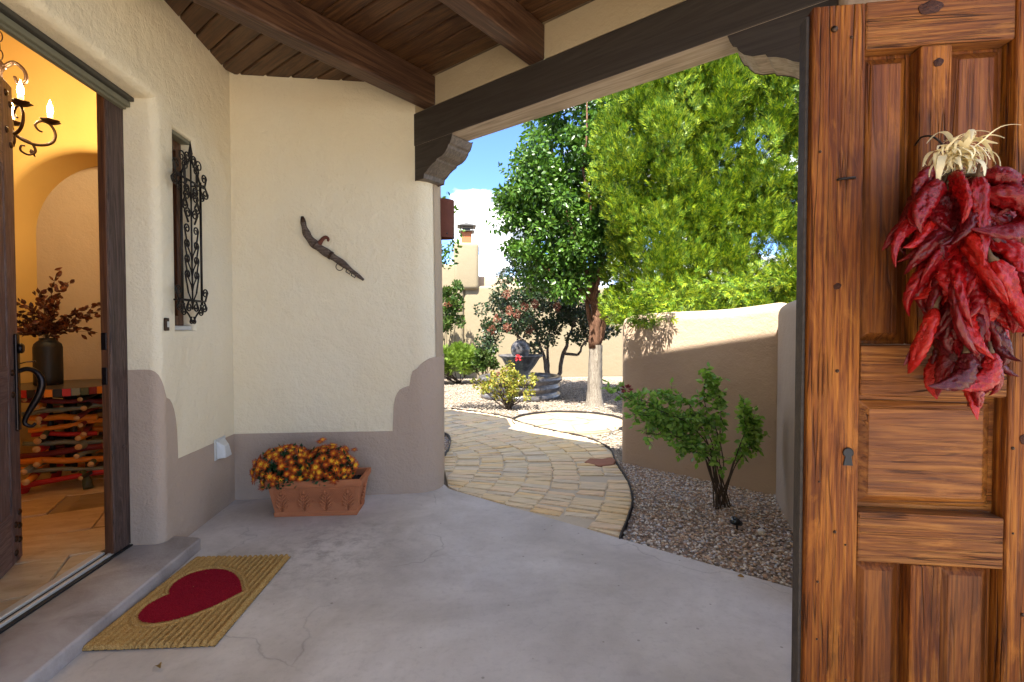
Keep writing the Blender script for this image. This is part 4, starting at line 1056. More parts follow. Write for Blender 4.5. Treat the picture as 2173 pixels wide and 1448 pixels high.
for i in range(89):
    for j in range(109):
        if hg[i, j] and hg[i + 1, j] and hg[i, j + 1] and hg[i + 1, j + 1]:
            q = []
            for a, c in ((i, j), (i + 1, j), (i + 1, j + 1), (i, j + 1)):
                if (a, c) not in vid: vid[(a, c)] = len(hv); hv.append((hx_[a], hy_[c], .0185 + rng.normal(0, .0007)))
                q.append(vid[(a, c)])
            hf.append(q)
hm.add(hv, hf).build('heart', 'coir_red', mt)

# ------------------------------------------------------------------ terracotta trough with two mums
pt = thing('flower_box', 'rectangular terracotta flower box with leaf relief standing on the porch floor', 'planter', (-.928, 3.475, 0), rad(-2.5))
def trough():
    b = MB(); rings = [(.270, .108, 0), (.274, .112, .028), (.266, .106, .034), (.268, .108, .036), (.296, .134, .200), (.306, .143, .206), (.312, .148, .225), (.312, .148, .252), (.290, .126, .252), (.288, .124, .215), (.282, .118, .17)]
    vs_ = []
    for hx, hy, z in rings: vs_ += [(-hx, -hy, z), (hx, -hy, z), (hx, hy, z), (-hx, hy, z)]
    fs = [(3, 2, 1, 0)] + [(i * 4 + k, i * 4 + (k + 1) % 4, (i + 1) * 4 + (k + 1) % 4, (i + 1) * 4 + k) for i in range(len(rings) - 1) for k in range(4)]
    m_ = len(rings) - 1; fs.append(tuple(m_ * 4 + k for k in range(4)))
    return b.add(vs_, fs)
trough().build('trough', 'terracotta', pt, bevel=.004, segs=2)
sx_ = rng.uniform(-.275, .275, 900); sy_ = rng.uniform(-.112, .112, 900)
me = scatter_mesh('soil', ICO1[0], ICO1[1], np.stack([sx_, sy_, rng.uniform(.196, .206, 900)], 1), frames(rng.normal(size=(900, 3))), rng.uniform(.004, .012, 900), True)
sb = MB().box(-.28, .28, -.116, .116, .172, .2); sb.build('soil_bed', 'soil', pt)
o = link('soil', me, 'soil', pt); o['kind'] = 'stuff'
def acanthus():
    b = MB()
    b.tube([(0, 0, 0), (0, -.004, .07), (0, -.003, .125)], [.006, .005, .003], 6)
    for sgn in (-1, 1):
        for k, (z0, L, w_, cur) in enumerate(((.008, .052, .0055, .9), (.025, .06, .006, .75), (.048, .055, .0055, .6), (.074, .042, .005, .5), (.096, .026, .004, .4))):
            pts = []
            for i in range(7):
                t = i / 6; pts.append((sgn * (.003 + L * .62 * t ** .8), -.004 * math.sin(PI * (.15 + t * .85)) - .002, z0 + L * (.95 * t - .55 * t ** 3 * cur)))
            b.tube(pts, [w_ * (.6 + .6 * math.sin(PI * min(1, t / 6 + .15))) for t in range(7)], 6)
    b.tube([(0, -.003, .112), (0, -.006, .128), (0, -.002, .145)], [.004, .009, .001], 6)
    return b.mesh('leaf_relief', True)
AM = acanthus()
slope = math.atan2(.026, .164)
for x in (-.215, -.07, .07, .215):
    o = link('leaf_relief', AM, 'terracotta', pt); o.location = (x, -.1095, .038); o.rotation_euler = (slope, 0, 0); o.scale = (1.1, 1.5, 1.06)
o = link('leaf_relief', AM, 'terracotta', pt); o.location = (.2695, -.0, .038); o.rotation_euler = (slope, 0, rad(90)); o.scale = (1., 1.5, 1.06)
bx_, bz_ = np.meshgrid(np.arange(-.26, .265, .0105), np.arange(.095, .195, .0095)); bx_ = bx_.ravel() + np.where(np.arange(bx_.size) // 50 % 2, .005, 0); bz_ = bz_.ravel()
k_ = np.abs(((bx_ + .215 + .0713) % .143) - .0713) > (.055 - (bz_ - .09) * .42); bx_, bz_ = bx_[k_], bz_[k_]
me = scatter_mesh('pebbled_ground', ICO1[0], ICO1[1], np.stack([bx_, -.1083 - (bz_ - .036) * .1585, bz_], 1), np.repeat(np.eye(3)[None], len(bx_), 0), np.full(len(bx_), .0052), True)
o = link('stippled_relief', me, 'terracotta', pt); o['kind'] = 'stuff'

def mum_head(np_, seed):
    r_ = random.Random(seed); b = MB()
    for row, (n_, L, up) in enumerate(((np_ - 4, .036, .08), (np_ - 7, .028, .3), (5, .015, .6))):
        for i in range(n_):
            a = 2 * PI * (i + .5 * row + r_.uniform(-.25, .25)) / n_; l = L * r_.uniform(.85, 1.12); w_ = .0024
            ca, sa = math.cos(a), math.sin(a); u = up + r_.uniform(-.15, .15)
            def q(t, s_, dz): return (ca * l * t - sa * s_, sa * l * t + ca * s_, l * t * u * (1 - .35 * t) + dz)
            b.add([q(.1, -w_ * .5, 0), q(.1, w_ * .5, 0), q(.62, w_, .0012), q(.62, -w_, .0012), q(1., 0, 0), q(.62, 0, -.0008)], [(0, 1, 2, 5), (0, 5, 3), (5, 2, 4), (3, 5, 4)], 0)
    b.lathe([(.0036, .001), (.0033, .003), (.0015, .0045), (.0005, .005)], 8, mi=1)
    return b.mesh('flower')
FM = [mum_head(17, 1), mum_head(15, 2), mum_head(19, 3), mum_head(16, 4)]
def mum_plant(label, base, dom, nf, extra):
    p = thing('chrysanthemum', label, 'flowers', base, 0., 'chrysanthemums in the flower box')
    cx, cy, cz, rx, ry, rz = dom
    # foliage
    d = rng.normal(size=(1500, 3)); d /= np.linalg.norm(d, axis=1, keepdims=True); r_ = rng.uniform(.15, 1.04, (1500, 1)) ** .6
    pos = np.array([cx, cy, cz]) + d * r_ * np.array([rx, ry, rz]); pos = pos[pos[:, 2] > .005]
    rot = frames(rng.normal(size=(len(pos), 3)) * .5 + d[:len(pos)] + np.array([0, -.2, .2]))
    me = scatter_mesh('foliage', LEAF_V, LEAF_F, pos, rot, np.stack([rng.uniform(.022, .036, len(pos)) * .95, np.full(len(pos), .03), rng.uniform(.026, .042, len(pos))], 1))
    link('foliage', me, 'mum_leaf', p)
    b = MB()
    for i in range(26):
        v = Vector(rng.normal(size=3)); v.z = abs(v.z) + .3; v.normalize(); e = Vector((cx + v.x * rx * .9, cy + v.y * ry * .9, max(.05, cz + v.z * rz * .9)))
        b.tube([(cx * .5 + v.x * .02, cy * .5 + v.y * .02, 0), (cx * .7 + v.x * rx * .4, cy * .7 + v.y * ry * .4, e.z * .5), e], [.0028, .0022, .0015], 5)
    b.build('stems', 'stem_green', p)
    # flower heads over the dome facing outwards, Poisson-like spacing
    acc = []
    tries = 0
    while len(acc) < nf and tries < 6000:
        tries += 1
        v = Vector(rng.normal(size=3)); v.z = v.z * .8 + .25; v.y -= .25; v.normalize()
        if v.z < -.42: continue
        k = random.uniform(.93, 1.10); q = Vector((cx + v.x * rx * k, cy + v.y * ry * k, cz + v.z * rz * k))
        if q.z < .02 or any((q - a[0]).length < .028 for a in acc): continue
        acc.append((q, v))
    for q, v in acc + [(Vector(e), Vector((random.uniform(-.3, .3), -.3, 1)).normalized()) for e in extra]:
        nrm = (v + Vector((random.uniform(-.35, .35), -.35 + random.uniform(-.3, .3), .2 + random.uniform(-.3, .3)))).normalized()
        o = link('flower', random.choice(FM), ['mum', 'mum_eye'], p); o.location = q
        o.rotation_mode = 'QUATERNION'; o.rotation_quaternion = nrm.to_track_quat('Z', 'Y'); s_ = random.uniform(.85, 1.2); o.scale = (s_,) * 3
mum_plant('orange chrysanthemum filling the left end of the flower box', (-1.09, 3.455, .20), (-.045, -.03, .11, .20, .15, .145), 92, [(-.18, -.08, -.0), (-.2, -.03, .01)])
mum_plant('orange chrysanthemum in the middle of the flower box, beside bare soil', (-.87, 3.45, .20), (.0, -.02, .11, .175, .145, .14), 88, [(-.03, -.02, .30), (.175, .0, .22), (-.05, -.02, .285)])

# ------------------------------------------------------------------ old wooden gate leaf, wide open
GT = (.898, 1.154, .02); GA = math.atan2(-.242, .970)
gt = thing('wooden_gate', 'old honey brown panelled wooden gate leaf standing open at the right', 'gate', GT, GA)
# local x to the right along the face, -y towards the viewer; z measured from .02
gz = lambda z: z - .02
def gbox(name, x0, x1, z0, z1, yf, yb, mat, bev=.004, segs=2):
    nx = 5; b = MB().box(x0, x1, yf, yb, gz(z0), gz(z1)); return b.build(name, mat, gt, bevel=bev, segs=segs)
gbox('stile', 0, .1235, .02, 2.064, -.004, .05, 'gate', .006, 3)
gbox('stile', .459, .585, .02, 2.095, -.004, .05, 'gate', .006, 3)
gbox('rail', .1245, .458, 1.951, 2.067, -.001, .048, 'gate_h', .005)
gbox('rail', .1245, .458, 1.083, 1.212, -.002, .048, 'gate_h', .005)
gbox('rail', .1245, .458, .657, .786, -.002, .048, 'gate_h', .005)
gbox('rail', .1245, .458, .02, .15, -.002, .048, 'gate_h', .005)
gbox('mullion', .250, .322, 1.2125, 1.9505, -.001, .048, 'gate', .006, 2)
gbox('mullion', .250, .322, .1505, .6565, -.001, .048, 'gate', .006, 2)
def gpanel(x0, x1, z0, z1, mat, bw=.026):
    """raised field panel: flat margin, bevelled slope, raised field"""
    z0, z1 = gz(z0), gz(z1); b = MB(); vs_ = []
    for (i, y) in ((0, .036), (bw * .35, .036), (bw, .024), (bw + .004, .021)):
        vs_ += [(x0 + i, y, z0 + i), (x1 - i, y, z0 + i), (x1 - i, y, z1 - i), (x0 + i, y, z1 - i)]
    vs_ += [(x0, .044, z0), (x1, .044, z0), (x1, .044, z1), (x0, .044, z1)]
    fs = [(12, 13, 14, 15)] + [(r * 4 + k, r * 4 + (k + 1) % 4, (r + 1) * 4 + (k + 1) % 4, (r + 1) * 4 + k) for r in range(3) for k in range(4)]
    fs += [(19, 18, 17, 16)] + [(16 + k, 16 + (k + 1) % 4, (k + 1) % 4, k) for k in range(4)]
    return b.add(vs_, fs).build('panel', mat, gt, bevel=.0025)
gpanel(.124, .2495, 1.2125, 1.9505, 'gate_p'); gpanel(.3225, .4585, 1.2125, 1.9505, 'gate_p')
gpanel(.124, .4585, .7865, 1.0825, 'gate_ph', .032)
gpanel(.124, .2495, .1505, .6565, 'gate_p'); gpanel(.3225, .4585, .1505, .6565, 'gate_p')
gbox('edge_strip', -.009, -.0005, .02, 2.05, .012, .05, 'beam', .002)
KN = MB().lathe([(.022, 0), (.021, .0008), (.015, .0002), (.013, .0010), (.008, .0004), (.006, .0012), (.001, .0012)], 22, rf=lambda a, z: 1 + .12 * math.sin(2 * a + .5) + .06 * math.sin(5 * a)).mesh('knot', True)
for x, z, k in ((.27, 2.04, .8), (.50, .985, .7), (.066, 1.36, .4), (.29, 1.906, .5)):
    o = link('knot', KN, 'knot', gt); o.location = (x, -.0045 if x < .12 or x > .46 else (-.0025 if z < 1 else -.0015), gz(z)); o.rotation_euler = (rad(90), 0, 0); o.scale = (k * (1.5 if z > 1.95 else 1), k, 1)
nail = MB().lathe([(.0075, 0), (.0072, .002), (.005, .0045), (.001, .0055)], 10).mesh('nail', True)
for x, z in ((.05, 2.003), (.069, 1.145), (.069, .732), (.03, .86), (.021, 1.70), (.09, 1.98), (.095, .70), (.03, .45), (.10, .35), (.03, .60), (.47, .96), (.49, 1.9), (.475, .75), (.50, .55)):
    o = link('nail', nail, 'iron_brown', gt); o.location = (x, -.004, gz(z)); o.rotation_euler = (rad(90), 0, 0); k = random.uniform(.3, .7) if x != .05 else 1.15; o.scale = (k, k, k)
link('old_staple', MB().tube([(.062, -.002, gz(1.628)), (.064, -.008, gz(1.628)), (.102, -.008, gz(1.631)), (.104, -.002, gz(1.631))], .0032, 6).mesh('old_staple', True), 'iron', gt)
kp = MB(); kp.prism([(-.011, -.02), (.011, -.02), (.007, .003)] + arc(0, .012, .012, -35, 215, 12) + [(-.007, .003)], 0, .003)
o = kp.build('keyhole', 'black', gt); o.location = (.097, -.0045, gz(.925)); o.rotation_euler = (rad(90), 0, 0)
o = link('keyhole_rim', MB().tube([(.097 + .0115 * math.cos(a), -.006, gz(.937) + .0115 * math.sin(a)) for a in np.linspace(-.6, PI + .6, 16)], .002, 6).mesh('keyhole_rim', True), 'iron', gt)
gp = MB().box(.60, .70, .0, .10, 0, 3.06).build('gate_post', 'gate')
gp.location = GT; gp.rotation_euler = (0, 0, GA); tag(gp, 'square timber post carrying the open wooden gate leaf', 'post')
link('hinge', MB().box(.52, .62, -.0095, -.0045, gz(1.75), gz(1.80)).mesh('hinge'), 'iron', gt); link('hinge', MB().box(.52, .62, -.0095, -.0045, gz(.40), gz(.45)).mesh('hinge'), 'iron', gt)

# ------------------------------------------------------------------ chile ristra hung on the gate
rx_ = .268
ri = thing('chile_ristra', 'bunch of glossy dried red chiles hung on the wooden gate', 'ristra', (Matrix.Translation(GT) @ Matrix.Rotation(GA, 4, 'Z') @ Vector((rx_, -.055, gz(1.602))))[:], GA)
from mathutils import noise as mnoise
def pod_mesh(seed, L, R, bend, twist=0.):
    r_ = np.random.default_rng(seed); nr, ns = 26, 44; vs_ = []
    x = z = 0.; th = 0.; ph = r_.uniform(0, 6, 6)
    for i in range(ns):
        t = i / (ns - 1)
        th = bend * (t ** 1.3) + .35 * math.sin(t * 5 + ph[0]) * t; x += math.sin(th) * L / ns; z += math.cos(th) * L / ns
        pr_ = (.34 + .66 * min(1, t / .14) ** .8) * (1 - t ** 2.6 * .95) if t < 1 else .02
        pr_ *= 1 + .16 * math.sin(t * 9 + ph[1]) * (1 - t)
        for k in range(nr):
            a = 2 * PI * k / nr
            w0 = abs(mnoise.noise(Vector((math.cos(a) * 1.3, math.sin(a) * 1.3, t * 5 + seed * 7)) * 1.6)); w1 = abs(mnoise.noise(Vector((math.cos(a) * 2.2, math.sin(a) * 2.2, t * 13 + seed * 3)) * 1.5))
            q = R * pr_ * (1 + .22 * math.sin(2 * a + ph[2] + t * 2.6) + .10 * math.sin(3 * a + ph[3] - t * 5) - .55 * w0 - .42 * w1 + .15)
            q2 = q * .74
            vs_.append((x + math.cos(th) * q * math.cos(a), q2 * math.sin(a), z - math.sin(th) * q * math.cos(a)))
    fs = [(i * nr + k, i * nr + (k + 1) % nr, (i + 1) * nr + (k + 1) % nr, (i + 1) * nr + k) for i in range(ns - 1) for k in range(nr)]
    fs += [tuple(range(nr - 1, -1, -1)), tuple((ns - 1) * nr + k for k in range(nr))]
    b = MB().add(vs_, fs)
    b.tube([(0, 0, .006), (-.002, 0, -.008), (-.004, .002, -.026)], [R * .4, .004, .003], 8, mi=1)
    return b.mesh('chile_pod', True)
PODS = [pod_mesh(i, L, R, bd_) for i, (L, R, bd_) in enumerate(((.16, .0215, .9), (.18, .020, 1.2), (.15, .0235, 1.7), (.19, .0215, .6), (.165, .022, 2.1), (.14, .020, 2.8), (.195, .019, 1.0), (.155, .024, .7), (.17, .0205, 1.4), (.15, .0225, -.6)))]
def pod(k, p, d, down=(0, 0, -1), s=1., roll=0.):
    """p stem position, d initial direction; the pod bends towards 'down'"""
    z = Vector(d).normalized(); x = Vector(down) - z * Vector(down).dot(z)
    x = x.normalized() if x.length > 1e-4 else Vector((1, 0, 0))
    y = z.cross(x); R_ = Matrix((x, y, z)).transposed().to_3x3() @ Matrix.Rotation(roll, 3, 'Z')
    o = link('chile_pod', PODS[k], ['chile', 'chile_cap'], ri); o.location = p; o.rotation_mode = 'QUATERNION'; o.rotation_quaternion = R_.to_quaternion(); o.scale = (s, s * random.uniform(.85, 1.25), s)
rr_ = random.Random(11)
# axis drifts to the right as it goes down; half width w(z)
def core(u): return Vector((.0 + .045 * u, -.012 - .02 * math.sin(PI * u), -.015 - .37 * u))
for lvl in range(12):
    u = lvl / 11; c = core(u); n_ = 10 if lvl < 9 else 7
    for i in range(n_):
        a = rad(-205 + 230 * (i + rr_.uniform(.1, .9)) / n_)              # fan over the front half
        out = Vector((math.cos(a), math.sin(a) * .7, 0)); dn = rr_.uniform(-.15, .75) + .75 * u
        d = out * rr_.uniform(.6, .95) * (.8 + .25 * u) + Vector((.06, 0, -dn - .2))
        p = c + out * .016 + Vector((0, 0, rr_.uniform(-.016, .016)))
        if p.y > .03: p.y = .03
        pod(rr_.randrange(10), p, d, (rr_.uniform(-.5, .5), rr_.uniform(-.1, .3), -1), rr_.uniform(.85, 1.15) * (1. if u < .6 else .92), rr_.uniform(-.7, .7))
# the ones that show by themselves
pod(5, (-.02, -.03, .005), (-1, -.25, .12), (-.2, 0, -1), .98, .0)
pod(2, (-.03, -.04, -.02), (-.8, -.5, -.35), (0, 0, -1), 1.05)
pod(3, (.015, -.085, -.015), (-.15, -.25, -1), (.4, .2, -1), 1.0)
pod(4, (.02, -.075, -.06), (.9, -.45, .1), (0, .1, -1), 1.15); pod(4, (.10, -.09, -.10), (-.3, -.5, -.8), (-1, 0, 0), .9); pod(5, (.03, -.07, -.01), (1, -.3, .0), (.2, 0, -1), 1.05)
pod(1, (.06, -.095, -.22), (.55, -.25, -.8), (.6, 0, -1), 1.08); pod(3, (.03, -.105, -.20), (.38, -.2, -.9), (.5, .1, -1), 1.12)
pod(6, (-.03, -.085, -.24), (-.1, -.25, -1), (.5, .1, -1), 1.0); pod(6, (-.05, -.06, -.3), (-.35, -.1, -1), (-.2, .2, -1), .95)
pod(4, (.0, -.08, -.40), (.1, -.25, -1), (-1, 0, .1), .85); pod(4, (.05, -.08, -.40), (.1, -.2, -1), (-1, 0, -.1), .85); pod(2, (.03, -.07, -.46), (.05, -.1, -1), (.2, .1, -1), .62)
pod(1, (.12, -.06, -.12), (.8, -.2, -.5), (0, .2, -1), .9); pod(0, (.10, -.06, -.02), (.9, -.2, -.3), (0, .2, -1), .9)
# knot of stems and the corn husk bow
b = MB()
for i in range(26):
    a = rr_.uniform(0, 2 * PI); b.tube([(0, -.02, .02), (.016 * math.cos(a), -.03 + .014 * math.sin(a), -.005), (.028 * math.cos(a), -.035 + .02 * math.sin(a), rr_.uniform(-.06, .0))], [.003, .004, .003], 5)
b.build('stem_knot', 'chile_cap', ri, True)
def husk_mesh(seed, L, w_, curl):
    r_ = random.Random(seed); vs_ = []; n_ = 12; th = 0; x = z = 0
    for i in range(n_):
        t = i / (n_ - 1); th = curl * t ** 1.4 + .3 * math.sin(t * 6 + seed); x += math.sin(th) * L / n_; z += math.cos(th) * L / n_
        ww = w_ * (1 - .85 * t ** 2) * (.6 + .4 * min(1, t * 5)); tw = .7 * math.sin(t * 3 + seed)
        vs_ += [(x, -ww, z), (x + ww * .35 * math.cos(tw), 0, z + .001), (x, ww, z)]
    fs = []
    for i in range(n_ - 1): fs += [(i * 3, i * 3 + 1, i * 3 + 4, i * 3 + 3), (i * 3 + 1, i * 3 + 2, i * 3 + 5, i * 3 + 4)]
    return MB().add(vs_, fs).mesh('husk_strip', True)
HM = [husk_mesh(i, L, w_, c_) for i, (L, w_, c_) in enumerate(((.085, .0045, 1.4), (.075, .003, 2.4), (.095, .0055, .9), (.07, .0022, 3.4), (.10, .004, 2.0), (.06, .006, 1.0), (.08, .0018, 2.9)))]
for i in range(96):
    a = rr_.uniform(0, 2 * PI); el = rr_.uniform(-.5, 1.1) if i < 62 else rr_.uniform(-1, -.1)
    d = Vector((math.cos(a) * math.cos(el), -abs(math.sin(a)) * .75 * math.cos(el) - .05, math.sin(el))); d.normalize()
    if i % 5 == 0: d = (d + Vector((.9, 0, -.35))).normalized()
    x = Vector((rr_.uniform(-.4, .4), 0, -1)); x = x - d * x.dot(d); x.normalize(); y = d.cross(x)
    o = link('husk_strip', HM[i % 7], 'husk', ri); o.location = (.0 + rr_.uniform(-.022, .028), -.022 + rr_.uniform(-.015, .012), .062 + rr_.uniform(-.02, .016)); o.rotation_mode = 'QUATERNION'
    o.rotation_quaternion = Matrix((x, y, d)).transposed().to_quaternion(); s_ = rr_.uniform(.7, 1.3); o.scale = (s_, s_ * rr_.uniform(.9, 2.0), s_)
link('hanging_wire', MB().tube(smooth_path([(-.035, .04, .10), (-.04, .01, .108), (-.03, -.012, .100), (-.012, -.02, .075), (0, -.02, .05)], 4), .0022, 6).mesh('hanging_wire', True), 'iron', ri)

# ------------------------------------------------------------------ foyer furniture
tb = thing('twig_table', 'round table built of stacked painted sticks inside the doorway', 'table', (-2.93, 4.08, FZ))
TZ = .762
MB().lathe([(.40, TZ - .036), (.40, TZ)], 44).build('table_top', 'table_top', tb)
tc = ['red', 'black', 'maroon', 'orange', 'black', 'red', 'sage', 'green', 'maroon', 'orange', 'black', 'maroon', 'sage', 'green', 'orange', 'black', 'maroon', 'green', 'red', 'sage']
for i in range(54):
    a0 = 2 * PI * (i + .04) / 54; a1 = 2 * PI * (i + .96) / 54; q = [(.402 * math.cos(a0), .402 * math.sin(a0)), (.41 * math.cos(a0), .41 * math.sin(a0)), (.41 * math.cos(a1), .41 * math.sin(a1)), (.402 * math.cos(a1), .402 * math.sin(a1))]
    MB().prism(q, TZ - .052, TZ - .001).build('edge_block', 'paint_' + tc[i % 20], tb)
r3 = random.Random(5); lv = 20
for i in range(lv):
    z = .085 + i * (.595 / (lv - 1)); hw = .31 - .13 * math.sin(PI * min(1, (i / (lv - 1)) * .85)); 
    base_a = (i % 2) * PI / 2 + rad(20)
    for sgn in (-1, 1):
        off = sgn * hw * .62; a = base_a + r3.uniform(-.12, .12); L = hw * r3.uniform(1.02, 1.25); rr2 = r3.uniform(.015, .022)
        dx, dy = math.cos(a), math.sin(a); nx_, ny_ = -dy, dx; tilt = r3.uniform(-.03, .03)
        pts = [(nx_ * off + dx * L * k, ny_ * off + dy * L * k, z + tilt * k + .006 * math.sin(k * 5 + i)) for k in (-1, -.5, 0, .5, 1)]
        b = MB().tube(pts, [rr2 * r3.uniform(.9, 1.12) for _ in range(5)], 9, 0, True, 1)
        link('stick', b.mesh('stick', True), ['paint_' + r3.choice(('red', 'orange', 'black', 'green', 'maroon', 'sage', 'orange', 'maroon')), 'cut'], tb)
for a in (rad(235), rad(325), rad(55), rad(145)):
    b = MB().tube([(.20 * math.cos(a), .20 * math.sin(a), .13), (.25 * math.cos(a), .25 * math.sin(a), .06), (.28 * math.cos(a), .28 * math.sin(a), 0)], [.026, .028, .032], 10)
    link('foot', b.mesh('foot', True), 'paint_red' if a < 4.5 else 'paint_green', tb)
for k in range(4):
    a = rad(45 + 90 * k); link('post', MB().tube([(.10 * math.cos(a), .10 * math.sin(a), .1), (.12 * math.cos(a), .12 * math.sin(a), TZ - .04)], .02, 8).mesh('post', True), 'paint_black', tb)

VB = (-3.03, 4.02, FZ + TZ + .001)
vz = MB().lathe([(.075, 0), (.083, .006), (.084, .05), (.084, .28), (.078, .305), (.06, .325), (.047, .332), (.045, .345), (.049, .35), (.042, .35), (.04, .335), (.038, .3)], 36).build('vase', 'vase', None, True)
vz.location = VB; tag(vz, 'tall charcoal ceramic vase standing on the twig table', 'vase')
bq = thing('dried_branches', 'spray of dried rust brown leafy branches in the charcoal vase', 'dried flowers', (VB[0], VB[1], VB[2] + .30))
r4 = np.random.default_rng(4); b = MB(); LP, LD = [], []
ends = [(.08, -.02, .52), (.13, .0, .47), (-.02, -.05, .40), (-.25, -.12, .28), (-.30, -.05, .20), (-.22, -.16, .12), (.36, .10, .33), (.33, .13, .27), (.28, .05, .21), (.20, -.02, .15), (.12, -.08, .30), (-.12, -.10, .33), (-.16, .02, .16), (.22, .10, .10), (-.33, -.10, .07), (.05, -.12, .18)]
for e in ends:
    e = Vector(e); mid2 = Vector((e.x * .35, e.y * .35, e.z * .55 + .04)); pts = smooth_path([(0, 0, -.12), (0, 0, .04), mid2, e], 7)
    b.tube(pts, [.0032 * (1 - .7 * i / len(pts)) for i in range(len(pts))], 5)
    for i in range(10, len(pts)):
        for _ in range(2 if i < len(pts) - 1 else 1):
            p = pts[i] + Vector(r4.normal(0, .012, 3)); tdir = (pts[i] - pts[i - 1]).normalized() * .8 + Vector(r4.normal(0, .6, 3))
            for s3 in (-.25, .25): LP.append(p[:]); LD.append((tdir + Vector(r4.normal(0, .22, 3)))[:])
b.build('stems', 'stem', bq, True)
LP, LD = np.array(LP), np.array(LD); m_ = len(LP)
cup_v = [(0, 0, 0), (.30, .10, .35), (.27, .10, .75), (0, .16, 1.02), (-.27, .10, .75), (-.30, .10, .35), (0, -.10, .5)]
me = scatter_mesh('dried_leaves', cup_v, LEAF_F, LP, frames(LD), np.stack([r4.uniform(.036, .05, m_), r4.uniform(.04, .06, m_), r4.uniform(.038, .052, m_)], 1), True)
link('dried_leaves', me, 'dried', bq)

# chandelier
CH = (-2.72, 3.30, 2.50)
chd = thing('chandelier', 'wrought iron chandelier with lit candle bulbs hanging in the foyer', 'chandelier', CH)
link('stem', MB().lathe([(.012, -.20), (.03, -.17), (.014, -.14), (.045, -.06), (.06, 0), (.05, .05), (.02, .08), (.016, .30), (.035, .34), (.01, .37)], 14).mesh('stem', True), 'iron_brown', chd)
arm_p = [(.03, 0, -.02), (.09, 0, -.075), (.16, 0, -.09), (.225, 0, -.06), (.245, 0, .0), (.222, 0, .055), (.18, 0, .065), (.152, 0, .035), (.165, 0, .005), (.185, 0, -.002)]
sp2 = smooth_path(arm_p, 5); ARM = MB().tube(sp2, [.0105 - .005 * i / len(sp2) for i in range(len(sp2))], 8).mesh('arm', True)
curl = smooth_path([(.08, 0, -.065), (.135, 0, -.09), (.15, 0, -.135), (.118, 0, -.162), (.085, 0, -.145), (.088, 0, -.115), (.105, 0, -.112)], 5); CURL = MB().tube(curl, [.008 - .003 * i / len(curl) for i in range(len(curl))], 8).mesh('curl', True)
DISH = MB().lathe([(.012, 0), (.03, .006), (.047, .02), (.05, .024), (.044, .02), (.015, .008)], 20, rf=lambda a, z: 1 + (.14 * math.sin(6 * a) if z > .015 else 0)).mesh('drip_dish', True)
CAND = MB().lathe([(.0145, 0), (.0145, .05), (.012, .052)], 14).mesh('candle', True)
BULB = MB().lathe([(.007, 0), (.0135, .012), (.0165, .028), (.0135, .05), (.007, .07), (.0025, .088), (.0008, .095)], 14).mesh('bulb', True)
LEAFM = MB().tube([(.15, 0, -.16), (.155, 0, -.175), (.17, 0, -.205)], [.004, .014, .001], 8, flat=((0, 1, 0), .3)).mesh('leaf_tip', True)
for k in range(5):
    a = rad(-28 + 72 * k); zz = .0
    A = link('arm', ARM, 'iron_brown', chd); A.rotation_euler = (0, 0, a); A.location = (0, 0, zz)
    for m_, mt_, loc in ((CURL, 'iron_brown', (0, 0, 0)), (LEAFM, 'iron_brown', (-.02, 0, .035)), (DISH, 'iron_brown', (.222, 0, .058)), (CAND, 'candle', (.222, 0, .068)), (BULB, 'flame', (.222, 0, .118))):
        o = link(m_.name.split('.')[0], m_, mt_, A); o.location = loc
    L = bpy.data.lights.new('bulb_light', 'POINT'); L.energy = 1.05; L.color = (1, .80, .50); L.shadow_soft_size = .03
    lo2 = bpy.data.objects.new('bulb_light', L); COL.objects.link(lo2); lo2.parent = A; lo2.location = (.222, 0, .25)
for k in range(3):
    a = rad(20 + 120 * k); q = smooth_path([(.02, 0, .33), (.07, 0, .37), (.115, 0, .33), (.12, 0, .27), (.085, 0, .25), (.07, 0, .285)], 4)
    o = link('crown_leaf', MB().tube(q, [.011 - .003 * i / len(q) for i in range(len(q))], 8, flat=((0, 1, 0), 1.9)).mesh('crown_leaf', True), 'iron_brown', chd); o.rotation_euler = (0, 0, a)
cl = MB().tube([(.019 * math.cos(a), 0, .034 * math.sin(a)) for a in np.linspace(0, 2 * PI, 21)], .0034, 6, cap=False).mesh('chain_link', True)
for k in range(14):
    o = link('chain_link', cl, 'iron_brown', chd); o.location = (0, 0, .40 + k * .055); o.rotation_euler = (0, 0, rad(20 + 90 * (k % 2)))

# ------------------------------------------------------------------ rusted wall lantern on the end of the porch wall
sn = thing('wall_lantern', 'rusted half round metal wall lantern on the porch wall end', 'wall lantern', (-.125, 4.14, 2.015))
b = MB(); N_ = 16; vs_ = []
for i in range(N_ + 1):
    a = rad(-90 + 180 * i / N_); vs_ += [(.118 * math.cos(a), .075 * math.sin(a), 0), (.118 * math.cos(a), .075 * math.sin(a), .315), (.112 * math.cos(a), .069 * math.sin(a), .315), (.112 * math.cos(a), .069 * math.sin(a), 0)]
fs = []
for i in range(N_):
    for k in range(4): fs.append((i * 4 + k, i * 4 + (k + 1) % 4, (i + 1) * 4 + (k + 1) % 4, (i + 1) * 4 + k))
b.add(vs_, fs).build('shade', 'rust', sn, True, fix=True).modifiers.new('split', 'EDGE_SPLIT').split_angle = rad(50)
MB().box(-.012, .004, -.08, .08, -.01, .325).build('back_plate', 'rust', sn, bevel=.003)
rv = MB().lathe([(.008, 0), (.007, .003), (.001, .004)], 10).mesh('rivet', True)
for a in (-60, -15, 30):
    o = link('rivet', rv, 'black', sn); o.location = (.118 * math.cos(rad(a)), .075 * math.sin(rad(a)), .03); o.rotation_euler = (0, rad(90), rad(a))

